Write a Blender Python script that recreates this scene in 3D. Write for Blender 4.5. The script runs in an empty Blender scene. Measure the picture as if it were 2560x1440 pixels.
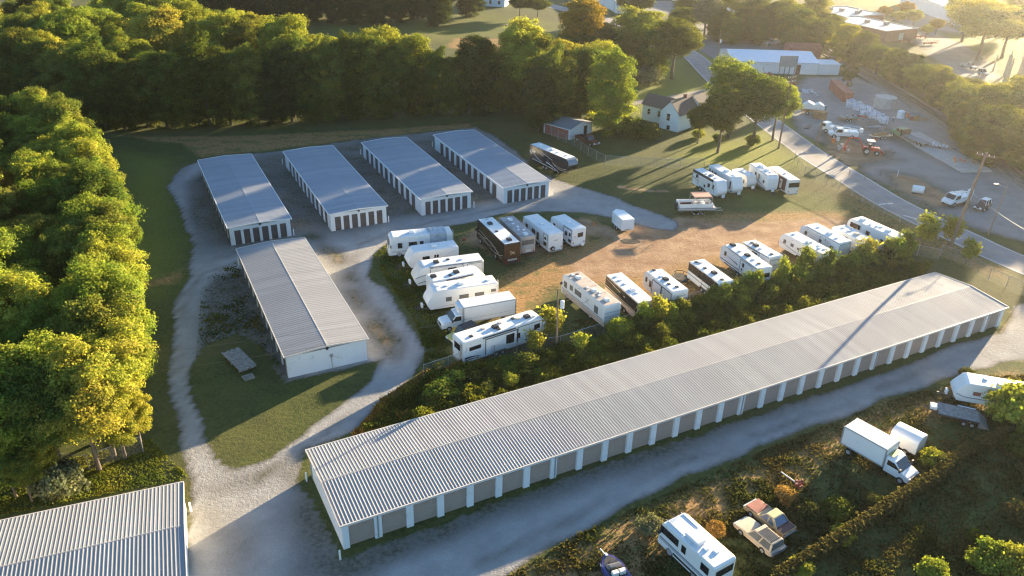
import bpy, bmesh, math, random
import numpy as np
from mathutils import Vector, Matrix
R = math.radians
sc = bpy.context.scene
C = sc.collection
# ---------------------------------------------------------------- camera
H = 51.95                      # flying height of the drone in metres
FPX, PIT, ROL = 2011.07, 0.48826, 0.02671
fw = np.array([0, math.cos(PIT), -math.sin(PIT)]); rt0 = np.array([1., 0, 0]); up0 = np.cross(rt0, fw)
rt = math.cos(ROL)*rt0 + math.sin(ROL)*up0; up = -math.sin(ROL)*rt0 + math.cos(ROL)*up0
cam = bpy.data.cameras.new('camera'); co = bpy.data.objects.new('camera', cam); C.objects.link(co)
cam.sensor_width = 36; cam.lens = FPX/2560*36; cam.clip_start = 1; cam.clip_end = 6000
co.matrix_world = Matrix(((rt[0], up[0], -fw[0], 0), (rt[1], up[1], -fw[1], 0), (rt[2], up[2], -fw[2], H), (0, 0, 0, 1)))
sc.camera = co
def g(px, py, z=0.0):          # survey: where the sight line of a photo point meets the level z
    d = fw + rt*(px-1280)/FPX - up*(py-720)/FPX
    t = (z-H)/d[2]
    return Vector((d[0]*t, d[1]*t, z))
# ---------------------------------------------------------------- sky, sun, exposure
SUN_EL, SUN_AZ = 8.2, 41.0    # degrees; azimuth clockwise from +Y
w = bpy.data.worlds.new('World'); sc.world = w; w.use_nodes = True
nt = w.node_tree; sk = nt.nodes.new('ShaderNodeTexSky'); sk.sky_type = 'NISHITA'; sk.sun_disc = False
sk.sun_elevation = R(SUN_EL); sk.sun_rotation = R(SUN_AZ); sk.dust_density = .5; sk.ozone_density = 3.0
nt.links.new(sk.outputs[0], nt.nodes['Background'].inputs[0]); nt.nodes['Background'].inputs[1].default_value = 0.074
sl = bpy.data.lights.new('sun', 'SUN'); so = bpy.data.objects.new('sun', sl); C.objects.link(so)
sl.energy = 5.0; sl.angle = R(0.55); sl.color = (1.0, 0.79, 0.50)
sd = Vector((math.sin(R(SUN_AZ))*math.cos(R(SUN_EL)), math.cos(R(SUN_AZ))*math.cos(R(SUN_EL)), math.sin(R(SUN_EL))))
so.rotation_euler = sd.to_track_quat('Z', 'Y').to_euler(); so.location = (120, 140, 90)
sc.view_settings.view_transform = 'Standard'; sc.view_settings.look = 'None'; sc.view_settings.gamma = 1
sc.view_settings.exposure = 2.58
sc.render.engine = 'CYCLES'
cy = sc.cycles; cy.use_denoising = True; cy.max_bounces = 6; cy.diffuse_bounces = 3; cy.glossy_bounces = 2
cy.transmission_bounces = 4; cy.transparent_max_bounces = 12; cy.volume_bounces = 1
cy.sample_clamp_indirect = 6; cy.use_adaptive_sampling = True; cy.adaptive_threshold = 0.01; cy.filter_width = 1.25

# ---------------------------------------------------------------- materials
def nodes(name):
    m = bpy.data.materials.new(name); m.use_nodes = True
    return m, m.node_tree.nodes, m.node_tree.links, m.node_tree.nodes['Principled BSDF']
def N(ns, t, **k):
    n = ns.new(t)
    for a, b in k.items(): setattr(n, a, b)
    return n
def mixc(ns, ls, fac, a, b):
    x = N(ns, 'ShaderNodeMix', data_type='RGBA')
    for s, v in ((0, fac), (6, a), (7, b)):
        if hasattr(v, 'is_output') or isinstance(v, bpy.types.NodeSocket): ls.new(v, x.inputs[s])
        elif isinstance(v, (int, float)): x.inputs[s].default_value = v
        else: x.inputs[s].default_value = (*v, 1)
    return x.outputs[2]
def mapr(ns, ls, v, a, b, c=0., d=1.):
    x = N(ns, 'ShaderNodeMapRange'); ls.new(v, x.inputs[0])
    for i, q in enumerate((a, b, c, d)): x.inputs[i+1].default_value = q
    return x.outputs[0]
def math2(ns, ls, op, a, b):
    x = N(ns, 'ShaderNodeMath', operation=op)
    for i, v in enumerate((a, b)):
        if isinstance(v, bpy.types.NodeSocket): ls.new(v, x.inputs[i])
        else: x.inputs[i].default_value = v
    return x.outputs[0]
def noise(ns, ls, co, scale, det=3, rough=.55):
    x = N(ns, 'ShaderNodeTexNoise'); x.inputs['Scale'].default_value = scale; x.inputs['Detail'].default_value = det
    x.inputs['Roughness'].default_value = rough
    if co: ls.new(co, x.inputs['Vector'])
    return x.outputs[0]
M = {}
def mat(name, col, rough=.6, metal=0., var=.12, scale=.8, dirt=None, dirt_amt=.0, spec=.4, bump=0., coat=0.):
    """painted / metal / wood surface with mottled wear"""
    m, ns, ls, p = nodes(name)
    tc = N(ns, 'ShaderNodeTexCoord').outputs['Object']
    n1 = noise(ns, ls, tc, scale, 5)
    dark = tuple(c*(1-var) for c in col); lite = tuple(min(1, c*(1+var)) for c in col)
    c = mixc(ns, ls, mapr(ns, ls, n1, .3, .7), dark, lite)
    if dirt:
        n2 = noise(ns, ls, tc, scale*2.3, 6, .65)
        c = mixc(ns, ls, mapr(ns, ls, n2, .62-dirt_amt*.4, .8-dirt_amt*.3), c, dirt)
    ls.new(c, p.inputs['Base Color']); p.inputs['Roughness'].default_value = rough; p.inputs['Metallic'].default_value = metal
    p.inputs['Specular IOR Level'].default_value = spec; p.inputs['Coat Weight'].default_value = coat
    if bump:
        b = N(ns, 'ShaderNodeBump'); b.inputs['Strength'].default_value = bump; b.inputs['Distance'].default_value = .05
        ls.new(noise(ns, ls, tc, scale*6, 4), b.inputs['Height']); ls.new(b.outputs[0], p.inputs['Normal'])
    M[name] = m
    return m
def leafmat(name, col, yel, trans=.44, k=1.0):
    m = bpy.data.materials.new(name); m.use_nodes = True; ns = m.node_tree.nodes; ls = m.node_tree.links
    ns.remove(ns['Principled BSDF']); out = ns['Material Output']
    at = N(ns, 'ShaderNodeAttribute', attribute_name='tint'); sp = N(ns, 'ShaderNodeSeparateColor'); ls.new(at.outputs['Color'], sp.inputs[0])
    oi = N(ns, 'ShaderNodeObjectInfo')
    c = mixc(ns, ls, math2(ns, ls, 'MULTIPLY', sp.outputs[1], k), col, yel)
    hs = N(ns, 'ShaderNodeHueSaturation'); ls.new(c, hs.inputs['Color'])
    ls.new(mapr(ns, ls, oi.outputs['Random'], 0, 1, .475, .52), hs.inputs['Hue'])
    v = math2(ns, ls, 'MULTIPLY', mapr(ns, ls, oi.outputs['Random'], 0, 1, 1.2, .8), sp.outputs[0]); ls.new(v, hs.inputs['Value'])
    d = N(ns, 'ShaderNodeBsdfDiffuse'); t = N(ns, 'ShaderNodeBsdfTranslucent'); mx = N(ns, 'ShaderNodeMixShader')
    ls.new(hs.outputs[0], d.inputs[0])
    tc = N(ns, 'ShaderNodeMix', data_type='RGBA', blend_type='MULTIPLY'); tc.inputs[0].default_value = 1
    ls.new(hs.outputs[0], tc.inputs[6]); tc.inputs[7].default_value = (1.15, 1.2, .6, 1); ls.new(tc.outputs[2], t.inputs[0])
    mx.inputs[0].default_value = trans; ls.new(d.outputs[0], mx.inputs[1]); ls.new(t.outputs[0], mx.inputs[2]); ls.new(mx.outputs[0], out.inputs[0])
    M[name] = m
def roofmat(name, col, rough, metal):
    m, ns, ls, p = nodes(name); tc = N(ns, 'ShaderNodeTexCoord').outputs['Object']; sx = N(ns, 'ShaderNodeSeparateXYZ'); ls.new(tc, sx.inputs[0])
    fl = math2(ns, ls, 'FLOOR', math2(ns, ls, 'MULTIPLY', sx.outputs[1], 1/.915), 0.); wn = N(ns, 'ShaderNodeTexWhiteNoise', noise_dimensions='1D'); ls.new(fl, wn.inputs['W'])
    mp = N(ns, 'ShaderNodeMapping'); mp.inputs['Scale'].default_value = (.25, 2.2, 1); ls.new(tc, mp.inputs[0]); st = noise(ns, ls, mp.outputs[0], 1.0, 6, .65); bg = noise(ns, ls, tc, .18, 4)
    c = mixc(ns, ls, mapr(ns, ls, wn.outputs['Value'], 0, 1), tuple(v*.9 for v in col), tuple(v*1.08 for v in col))
    c = mixc(ns, ls, mapr(ns, ls, bg, .35, .7, 0, .6), c, tuple(v*.86 for v in col))
    c = mixc(ns, ls, mapr(ns, ls, st, .6, .78, 0, .45), c, (col[0]*.72, col[1]*.64, col[2]*.56))
    ls.new(c, p.inputs['Base Color']); p.inputs['Metallic'].default_value = metal; ls.new(mapr(ns, ls, st, .3, .7, rough-.08, rough+.12), p.inputs['Roughness']); M[name] = m
leafmat('leaf_green', (.115, .155, .036), (.25, .24, .046))
leafmat('leaf_bright', (.195, .25, .044), (.37, .355, .058))
leafmat('leaf_yellow', (.25, .265, .048), (.42, .36, .06))
leafmat('leaf_orange', (.27, .19, .03), (.38, .2, .03))
leafmat('leaf_olive', (.085, .11, .024), (.18, .17, .03))
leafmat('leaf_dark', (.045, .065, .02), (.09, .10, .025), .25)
leafmat('leaf_silver', (.15, .17, .1), (.24, .22, .1), .3)
leafmat('weed_leaf', (.062, .072, .026), (.135, .108, .045), .35, 1.2)
leafmat('dry_weed_leaf', (.3, .2, .07), (.42, .22, .06), .35, 1.2)
mat('bark', (.14, .11, .085), .9, var=.3, scale=2, bump=.5)
mat('white_wall', (.74, .76, .78), .5, var=.04, scale=.5, dirt=(.52, .5, .46), dirt_amt=.1)
mat('trim_tan', (.62, .57, .52), .5, var=.05)
mat('white_trim', (.78, .78, .77), .5, var=.04)
mat('door_brown', (.11, .09, .085), .5, var=.15, scale=1)
mat('door_grey', (.37, .295, .25), .55, var=.1, scale=.7)
mat('door_red', (.4, .07, .06), .5)
roofmat('roof_metal', (.31, .335, .375), .5, .35)
roofmat('roof_galv', (.30, .302, .31), .72, .1)
mat('dark_metal', (.05, .05, .055), .5, metal=.3)
mat('grey_metal', (.42, .43, .44), .45, metal=.6)
mat('steel_dark', (.11, .10, .095), .6, metal=.4)
mat('concrete', (.46, .44, .41), .9, var=.15, scale=1.5, bump=.3)
mat('rv_white', (.80, .80, .79), .35, var=.03, scale=.4, dirt=(.62, .6, .56), dirt_amt=.08, coat=.2)
mat('rv_offwhite', (.74, .71, .66), .4, var=.05, scale=.5, dirt=(.55, .5, .44), dirt_amt=.15)
mat('rv_grey', (.52, .50, .48), .4, var=.05)
mat('rv_tan', (.56, .46, .38), .45, var=.06)
mat('rv_brown', (.045, .026, .02), .25, var=.1, coat=.5)
mat('rv_black', (.02, .02, .024), .25, var=.1, coat=.5)
mat('rv_bluegrey', (.22, .25, .30), .4)
mat('rv_gold', (.55, .43, .3), .4)
mat('roof_white', (.80, .79, .77), .6, var=.05, scale=.5, dirt=(.6, .57, .52), dirt_amt=.12)
mat('roof_dirty', (.52, .43, .36), .7, var=.2, scale=.6, dirt=(.36, .28, .22), dirt_amt=.35)
mat('roof_grey_dirty', (.42, .38, .37), .7, var=.2, scale=.7, dirt=(.25, .2, .19), dirt_amt=.3)
mat('tarp', (.40, .44, .49), .45, var=.2, scale=2.5, bump=.8)
mat('glass', (.018, .02, .025), .08, var=.2, spec=.8)
mat('glass_grey', (.16, .16, .155), .15, var=.25, spec=.7)
mat('glass_blue', (.10, .14, .22), .12, var=.15, spec=.8)
mat('rubber', (.02, .02, .02), .85)
mat('rim', (.55, .55, .56), .35, metal=.5)
mat('plastic_black', (.035, .035, .038), .5)
mat('plastic_grey', (.33, .32, .31), .6)
mat('red_paint', (.5, .06, .04), .4, var=.15)
mat('red_light', (.5, .03, .02), .3)
mat('amber', (.7, .32, .05), .3)
mat('rust_red', (.34, .10, .07), .7, var=.25, scale=1.2, dirt=(.22, .1, .06), dirt_amt=.2)
mat('rust_tan', (.52, .35, .17), .6, var=.2, scale=1.1, dirt=(.36, .16, .07), dirt_amt=.25)
mat('rust_cream', (.56, .44, .31), .55, var=.12, scale=1.1, dirt=(.4, .22, .13), dirt_amt=.18)
mat('vinyl_tan', (.60, .47, .24), .7, var=.12, scale=1)
mat('maroon', (.09, .03, .025), .4)
mat('purple', (.06, .05, .18), .3, var=.3, coat=.4)
mat('yellow_green', (.42, .42, .13), .45)
mat('wood_grey', (.30, .275, .25), .9, var=.35, scale=3, bump=.5)
mat('wood_brown', (.34, .2, .1), .9, var=.3, scale=2)
mat('pole_wood', (.24, .165, .115), .9, var=.25, scale=1.5)
mat('brick', (.26, .13, .10), .9, var=.2, scale=2)
mat('roof_pale_blue', (.55, .62, .70), .4, metal=.2, var=.05)
mat('shingle_dark', (.055, .05, .055), .85, var=.2, scale=3)
mat('shingle_tan', (.42, .35, .29), .85, var=.12, scale=3)
mat('siding', (.68, .79, .90), .6, var=.04)
mat('orange', (.75, .2, .04), .5)
mat('bimini', (.50, .27, .21), .8)
mat('green_paint', (.10, .22, .12), .5)
mat('cover_white', (.75, .74, .72), .7, var=.06, scale=2, bump=.6)
mat('bag_grey', (.55, .57, .62), .6, var=.15, scale=2)
mat('ballast', (.23, .20, .18), .95, var=.3, scale=4, bump=.6)
mat('asphalt', (.29, .275, .27), .9, var=.16, scale=.35, dirt=(.31, .29, .28), dirt_amt=.25, bump=.25)
mat('road_paint', (.72, .71, .68), .7, var=.15, scale=2)
mat('road_yellow', (.40, .31, .16), .7, var=.15, scale=2)

def ground_material():
    m, ns, ls, p = nodes('ground_cover')
    geo = N(ns, 'ShaderNodeNewGeometry').outputs['Position']
    at = N(ns, 'ShaderNodeAttribute', attribute_name='zone'); sp = N(ns, 'ShaderNodeSeparateColor'); ls.new(at.outputs['Color'], sp.inputs[0])
    big = noise(ns, ls, geo, .045, 4); mid = noise(ns, ls, geo, .35, 5, .65); fine = noise(ns, ls, geo, 2.2, 5, .7); vf = noise(ns, ls, geo, 7, 3, .7)
    # grass: dark and light patches, worn straw
    gr = mixc(ns, ls, mapr(ns, ls, mid, .35, .65), (.034, .052, .015), (.075, .095, .024))
    gr = mixc(ns, ls, mapr(ns, ls, fine, .38, .72), gr, (.115, .115, .036))
    gr = mixc(ns, ls, mapr(ns, ls, big, .5, .72, 0, .45), gr, (.17, .13, .06))
    lush = mixc(ns, ls, mapr(ns, ls, fine, .35, .7), (.15, .185, .026), (.26, .26, .04))
    c = mixc(ns, ls, at.outputs['Alpha'], gr, lush)
    def edge(sock, amt=.5):       # ragged border: zone weight broken up by noise
        a = math2(ns, ls, 'ADD', sock, math2(ns, ls, 'MULTIPLY', math2(ns, ls, 'SUBTRACT', math2(ns, ls, 'ADD', math2(ns, ls, 'MULTIPLY', mid, .5), math2(ns, ls, 'MULTIPLY', fine, .5)), .5), amt))
        return mapr(ns, ls, a, .39, .58)
    dry = mixc(ns, ls, mapr(ns, ls, fine, .35, .68), (.22, .12, .048), (.42, .255, .10))
    dry = mixc(ns, ls, mapr(ns, ls, mid, .5, .62, 0, .8), dry, (.125, .125, .038))
    c = mixc(ns, ls, edge(sp.outputs[2], .9), c, dry)
    dirt = mixc(ns, ls, mapr(ns, ls, mid, .35, .65), (.26, .145, .08), (.43, .28, .165))
    dirt = mixc(ns, ls, mapr(ns, ls, fine, .5, .75, 0, .6), dirt, (.20, .13, .07))
    c = mixc(ns, ls, edge(sp.outputs[1], 1.0), c, dirt)
    gv = mixc(ns, ls, mapr(ns, ls, mid, .3, .7), (.30, .29, .275), (.42, .41, .395))
    gv = mixc(ns, ls, mapr(ns, ls, vf, .35, .75, 0, .55), gv, (.24, .225, .21))
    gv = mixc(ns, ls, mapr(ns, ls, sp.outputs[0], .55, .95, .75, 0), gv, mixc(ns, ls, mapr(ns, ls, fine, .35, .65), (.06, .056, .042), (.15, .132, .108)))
    c = mixc(ns, ls, edge(sp.outputs[0], .75), c, gv)
    ls.new(c, p.inputs['Base Color']); p.inputs['Roughness'].default_value = .95; p.inputs['Specular IOR Level'].default_value = .15
    b = N(ns, 'ShaderNodeBump'); b.inputs['Strength'].default_value = .5; b.inputs['Distance'].default_value = .2
    ls.new(math2(ns, ls, 'ADD', fine, math2(ns, ls, 'MULTIPLY', vf, .5)), b.inputs['Height']); ls.new(b.outputs[0], p.inputs['Normal'])
    M['ground_cover'] = m
ground_material()
def mesh_fence_mat():
    m, ns, ls, p = nodes('chain_link'); out = ns['Material Output']
    p.inputs['Base Color'].default_value = (.36, .38, .38, 1); p.inputs['Metallic'].default_value = .5; p.inputs['Roughness'].default_value = .5
    t = N(ns, 'ShaderNodeBsdfTransparent'); mx = N(ns, 'ShaderNodeMixShader')
    tc = N(ns, 'ShaderNodeTexCoord').outputs['UV']; fs = []
    for ang in (45, -45):
        mp = N(ns, 'ShaderNodeMapping'); mp.inputs['Rotation'].default_value = (0, 0, R(ang)); ls.new(tc, mp.inputs[0])
        wv = N(ns, 'ShaderNodeTexWave'); wv.inputs['Scale'].default_value = 5; ls.new(mp.outputs[0], wv.inputs[0]); fs.append(mapr(ns, ls, wv.outputs['Fac'], .965, .985))
    ls.new(math2(ns, ls, 'MAXIMUM', *fs), mx.inputs[0]); ls.new(t.outputs[0], mx.inputs[1]); ls.new(p.outputs[0], mx.inputs[2]); ls.new(mx.outputs[0], out.inputs[0])
    M['chain_link'] = m
mesh_fence_mat()

# ---------------------------------------------------------------- builders
class MB:
    def __init__(s): s.v = []; s.f = []
    def add(s, vs, fs):
        o = len(s.v); s.v += [tuple(v) for v in vs]; s.f += [tuple(i+o for i in f) for f in fs]; return s
    def box(s, x0, x1, y0, y1, z0, z1):
        if x0 > x1: x0, x1 = x1, x0
        if y0 > y1: y0, y1 = y1, y0
        return s.add([(x0, y0, z0), (x1, y0, z0), (x1, y1, z0), (x0, y1, z0), (x0, y0, z1), (x1, y0, z1), (x1, y1, z1), (x0, y1, z1)],
                     [(0, 3, 2, 1), (4, 5, 6, 7), (0, 1, 5, 4), (1, 2, 6, 5), (2, 3, 7, 6), (3, 0, 4, 7)])
    def obox(s, P, U, Nn, u0, u1, d0, d1, z0, z1):   # box in a frame: along U, outward Nn
        q = [(P[0]+U[0]*u+Nn[0]*d, P[1]+U[1]*u+Nn[1]*d, z) for z in (z0, z1) for u, d in ((u0, d0), (u1, d0), (u1, d1), (u0, d1))]
        return s.add(q, [(0, 3, 2, 1), (4, 5, 6, 7), (0, 1, 5, 4), (1, 2, 6, 5), (2, 3, 7, 6), (3, 0, 4, 7)])
    def prism(s, pts, y0, y1, axis='y', y0b=None, y1b=None):   # pts (x,z) pushed along y
        n = len(pts)
        if axis == 'y': vs = [(x, y0, z) for x, z in pts]+[(x, y1, z) for x, z in pts]
        elif axis == 'x': vs = [(y0, x, z) for x, z in pts]+[(y1, x, z) for x, z in pts]
        else: vs = [(x, y, y0) for x, y in pts]+[(x, y, y1) for x, y in pts]
        return s.add(vs, [tuple(range(n)), tuple(range(2*n-1, n-1, -1))]+[(i, i+n, (i+1) % n+n, (i+1) % n) for i in range(n)])
    def frust(s, r0, z0, r1, z1):   # rect (x0,x1,y0,y1) at z0 to rect at z1
        a, b = r0, r1
        return s.add([(a[0], a[2], z0), (a[1], a[2], z0), (a[1], a[3], z0), (a[0], a[3], z0), (b[0], b[2], z1), (b[1], b[2], z1), (b[1], b[3], z1), (b[0], b[3], z1)],
                     [(0, 3, 2, 1), (4, 5, 6, 7), (0, 1, 5, 4), (1, 2, 6, 5), (2, 3, 7, 6), (3, 0, 4, 7)])
    def cyl(s, p0, p1, r0, r1=None, n=10, caps=True):
        r1 = r0 if r1 is None else r1; p0, p1 = Vector(p0), Vector(p1); d = (p1-p0).normalized()
        a = d.orthogonal().normalized(); b = d.cross(a)
        vs = [p+(a*math.cos(t)+b*math.sin(t))*r for p, r in ((p0, r0), (p1, r1)) for t in [2*math.pi*i/n for i in range(n)]]
        fs = [(i, (i+1) % n, (i+1) % n+n, i+n) for i in range(n)]
        if caps: fs += [tuple(range(n-1, -1, -1)), tuple(range(n, 2*n))]
        return s.add(vs, fs)
    def tube(s, pts, r, n=5):
        for a, b in zip(pts, pts[1:]): s.cyl(a, b, r, r, n, True)
        return s
    def quad(s, *q): return s.add(q, [(0, 1, 2, 3)])
    def xf(s, m): s.v = [tuple(m @ Vector(v)) for v in s.v]; return s
    def mesh(s, name, m=None, bevel=0, smooth=False, seg=2):
        me = bpy.data.meshes.new(name); me.from_pydata(s.v, [], s.f)
        bm = bmesh.new(); bm.from_mesh(me)
        bmesh.ops.recalc_face_normals(bm, faces=bm.faces)
        if bevel:
            es = [e for e in bm.edges if len(e.link_faces) == 2 and e.calc_face_angle(0) > R(25)]
            bmesh.ops.bevel(bm, geom=es, offset=bevel, segments=seg, profile=.5, affect='EDGES', clamp_overlap=True)
        bm.to_mesh(me); bm.free()
        if smooth: me.shade_smooth() if hasattr(me, 'shade_smooth') else [setattr(p, 'use_smooth', True) for p in me.polygons]
        if m: me.materials.append(M[m] if isinstance(m, str) else m)
        return me
    def build(s, name, m, parent=None, bevel=0, smooth=False, seg=2):
        return put(name, s.mesh(name, m, bevel, smooth, seg), parent)
def put(name, me, parent=None, loc=None, rz=None):
    o = bpy.data.objects.new(name, me); C.objects.link(o)
    if parent: o.parent = parent
    if loc is not None: o.location = loc
    if rz is not None: o.rotation_euler = (0, 0, rz)
    return o
def tag(o, label, cat, group=None, kind=None):
    if label: o['label'] = label
    if cat: o['category'] = cat
    if group: o['group'] = group
    if kind: o['kind'] = kind
    return o
def thing(name, label, cat, loc=(0, 0, 0), rz=0., group=None):
    o = bpy.data.objects.new(name, None); o.empty_display_size = .3; C.objects.link(o)
    o.location = loc; o.rotation_euler = (0, 0, rz)
    return tag(o, label, cat, group)
def struct(o): o['kind'] = 'structure'; return o

# ================================================================ GROUND
rng = np.random.default_rng(7)
def inpoly(P, X, Y):
    ins = np.zeros(X.shape, bool); n = len(P)
    for i in range(n):
        (x0, y0), (x1, y1) = P[i], P[(i+1) % n]
        c = ((y0 > Y) != (y1 > Y)) & (X < (x1-x0)*(Y-y0)/((y1-y0) or 1e-9)+x0); ins ^= c
    return ins
def segd(P, X, Y, closed=True):
    d = np.full(X.shape, 1e9); n = len(P)
    for i in range(n if closed else n-1):
        (x0, y0), (x1, y1) = P[i], P[(i+1) % n]; dx, dy = x1-x0, y1-y0; L = dx*dx+dy*dy or 1e-9
        t = np.clip(((X-x0)*dx+(Y-y0)*dy)/L, 0, 1); d = np.minimum(d, np.hypot(X-x0-t*dx, Y-y0-t*dy))
    return d
def gp(pts): return [tuple(g(*p)[:2]) for p in pts]
def area(pts, X, Y, soft=1.5):      # 1 inside, .5 on the border, fading over `soft` metres
    P = gp(pts); d = segd(P, X, Y); s = np.where(inpoly(P, X, Y), d, -d)
    return np.clip(.5+s/(2*soft), 0, 1)
def lane(pts, X, Y, wd, soft=1.2):
    d = segd(gp(pts), X, Y, False); return np.clip(.5+(wd/2-d)/(2*soft), 0, 1)
def vnoise(X, Y, s, seed):
    r = np.random.default_rng(seed); T = r.random((64, 64)); x, y = X/s, Y/s
    xi, yi = np.floor(x).astype(int), np.floor(y).astype(int); fx, fy = x-xi, y-yi; fx = fx*fx*(3-2*fx); fy = fy*fy*(3-2*fy)
    t = lambda i, j: T[i % 64, j % 64]
    return (t(xi, yi)*(1-fx)+t(xi+1, yi)*fx)*(1-fy)+(t(xi, yi+1)*(1-fx)+t(xi+1, yi+1)*fx)*fy
xs = np.r_[-3000, -1500, -800, -500, np.arange(-340, -112, 6), np.arange(-112, 132, .8), np.arange(132, 340, 6), 500, 800, 1500, 3000]
ys = np.r_[-1500, -400, -100, -20, np.arange(0, 30, 5), np.arange(30, 250, .8), np.arange(250, 460, 3), 520, 650, 900, 1600, 3500]
X, Y = np.meshgrid(xs, ys, indexing='ij')
wob = (vnoise(X, Y, 7.3, 1)-.5)*1.1+(vnoise(X, Y, 1.7, 2)-.5)*.5; wob2 = (vnoise(X, Y, 6.1, 3)-.5)*1.1+(vnoise(X, Y, 1.9, 4)-.5)*.5
XW, YW = X+wob, Y+wob2
yard = [(418, 470), (440, 425), (500, 398), (720, 372), (900, 348), (1080, 330), (1190, 316), (1250, 345), (1330, 415), (1390, 448), (1490, 478), (1590, 515), (1700, 556), (1690, 580), (1600, 565), (1560, 548), (1490, 537), (1370, 526), (1250, 536), (1190, 552), (1120, 566), (985, 590), (935, 632), (925, 690), (985, 735), (1042, 820), (1060, 880), (1035, 940), (965, 1000), (888, 1078), (770, 1120), (760, 1190), (862, 1395), (900, 1500), (450, 1500), (478, 1200), (440, 1060), (420, 900), (440, 750), (476, 690), (480, 640), (455, 540)]
isle = [(488, 905), (508, 868), (590, 836), (655, 872), (702, 935), (720, 952), (945, 903), (920, 955), (815, 1042), (672, 1148), (592, 1172), (535, 1120), (500, 1035), (484, 950)]
front = [(700, 1500), (862, 1385), (1300, 1240), (1800, 1070), (2200, 930), (2510, 828), (2530, 760), (2620, 740), (2700, 900), (2560, 905), (2420, 930), (2200, 1005), (1900, 1115), (1620, 1250), (1330, 1390), (1180, 1500)]
zg = np.maximum(area(yard, XW, YW, 1.1), area(front, XW, YW, 1.2))
zg = np.minimum(zg, 1-area(isle, XW, YW, 1.0)); zg = np.clip(.5+(zg-.5)*2.6, 0, 1)
# darker worn ground between the storage rows; pale wheel tracks
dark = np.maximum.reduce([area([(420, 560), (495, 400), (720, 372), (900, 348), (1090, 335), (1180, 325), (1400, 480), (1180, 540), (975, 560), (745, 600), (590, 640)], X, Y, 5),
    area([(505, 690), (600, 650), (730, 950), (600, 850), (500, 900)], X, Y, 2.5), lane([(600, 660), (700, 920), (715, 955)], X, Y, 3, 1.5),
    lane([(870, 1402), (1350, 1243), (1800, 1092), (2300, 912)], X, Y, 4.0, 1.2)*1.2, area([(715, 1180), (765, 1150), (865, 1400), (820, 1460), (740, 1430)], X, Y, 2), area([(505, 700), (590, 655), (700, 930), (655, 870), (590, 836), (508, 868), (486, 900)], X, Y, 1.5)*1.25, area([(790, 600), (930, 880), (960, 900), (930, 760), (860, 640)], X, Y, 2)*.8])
trk = np.maximum.reduce([lane([(480, 1215), (455, 1080), (440, 940), (455, 760), (500, 690), (600, 655)], X, Y, 3.6, 1.2), lane([(455, 600), (440, 470), (500, 410)], X, Y, 2.5, 1),
    lane([(1350, 470), (1300, 510), (1150, 545), (1000, 570), (880, 615), (870, 690), (940, 780), (1000, 870), (960, 960), (820, 1080), (680, 1180), (620, 1300), (600, 1500)], X, Y, 5.5, 2), lane([(1330, 490), (1480, 510), (1600, 535), (1680, 565)], X, Y, 5, 2),
    lane([(950, 1510), (1250, 1345), (1600, 1214), (1900, 1088), (2200, 966), (2560, 838)], X, Y, 3.6, 1.6)])
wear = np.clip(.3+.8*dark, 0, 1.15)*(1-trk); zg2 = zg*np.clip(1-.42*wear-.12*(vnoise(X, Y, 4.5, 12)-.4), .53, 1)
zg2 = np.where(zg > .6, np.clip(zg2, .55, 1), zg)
dirtz = np.maximum.reduce([area([(1580, 560), (1700, 545), (1900, 560), (2090, 545), (2150, 575), (2000, 600), (1950, 640), (1760, 640), (1640, 680), (1480, 700), (1420, 670), (1520, 610)], XW, YW, 5),
    lane([(1680, 560), (1850, 575), (2100, 560)], XW, YW, 4, 3), area([(1140, 600), (1190, 560), (1250, 545), (1330, 560), (1470, 580), (1480, 610), (1330, 650), (1230, 640)], XW, YW, 3)*.75,
    area([(790, 590), (905, 850), (935, 900), (960, 890), (925, 740), (850, 630)], XW, YW, 2.5)*.7, area([(1450, 545), (1560, 580), (1520, 600), (1440, 580)], XW, YW, 2), lane([(1560, 470), (1660, 478)], XW, YW, 1.5, 1)*.8,
    area([(460, 1215), (640, 1170), (700, 1160), (640, 1210), (480, 1260)], XW, YW, 2)*.6, area([(2540, 770), (2600, 740), (2600, 900), (2480, 900)], XW, YW, 3)])
dryz = np.maximum.reduce([area([(1230, 800), (1250, 690), (1400, 620), (1560, 585), (1700, 540), (1900, 530), (2130, 530), (2180, 580), (2050, 640), (1960, 690), (1820, 730), (1600, 740), (1400, 720), (1290, 800)], XW, YW, 6)*.95,
    area([(1130, 600), (1200, 560), (1500, 540), (1530, 590), (1280, 660)], XW, YW, 4)*.8, area([(1640, 900), (1560, 790), (1700, 700), (1960, 660), (2250, 560), (2250, 620), (1900, 720), (1700, 780)], XW, YW, 3)*.7,
    area([(1250, 1440), (1600, 1280), (1900, 1150), (2200, 1010), (2500, 930), (2560, 930), (2560, 1000), (2200, 1120), (1900, 1240), (1850, 1300), (1500, 1500)], XW, YW, 3)*.85,
    area([(365, 640), (385, 690), (480, 660), (470, 700), (440, 720), (360, 730)], XW, YW, 2)*.6, area([(270, 340), (640, 335), (900, 325), (1190, 305), (1180, 320), (900, 350), (500, 395), (440, 360)], XW, YW, 3)*.8,
    area([(1130, 92), (1340, 97), (1390, 110), (1200, 135), (1100, 120)], XW, YW, 4)*.7, area([(890, 1090), (960, 1010), (1000, 1000), (1010, 1050)], X, Y, 1.5)*.8,
    area([(2100, 400), (2560, 640), (2560, 740), (2300, 640), (2250, 620), (2060, 500)], XW, YW, 3)*.5])
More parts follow.
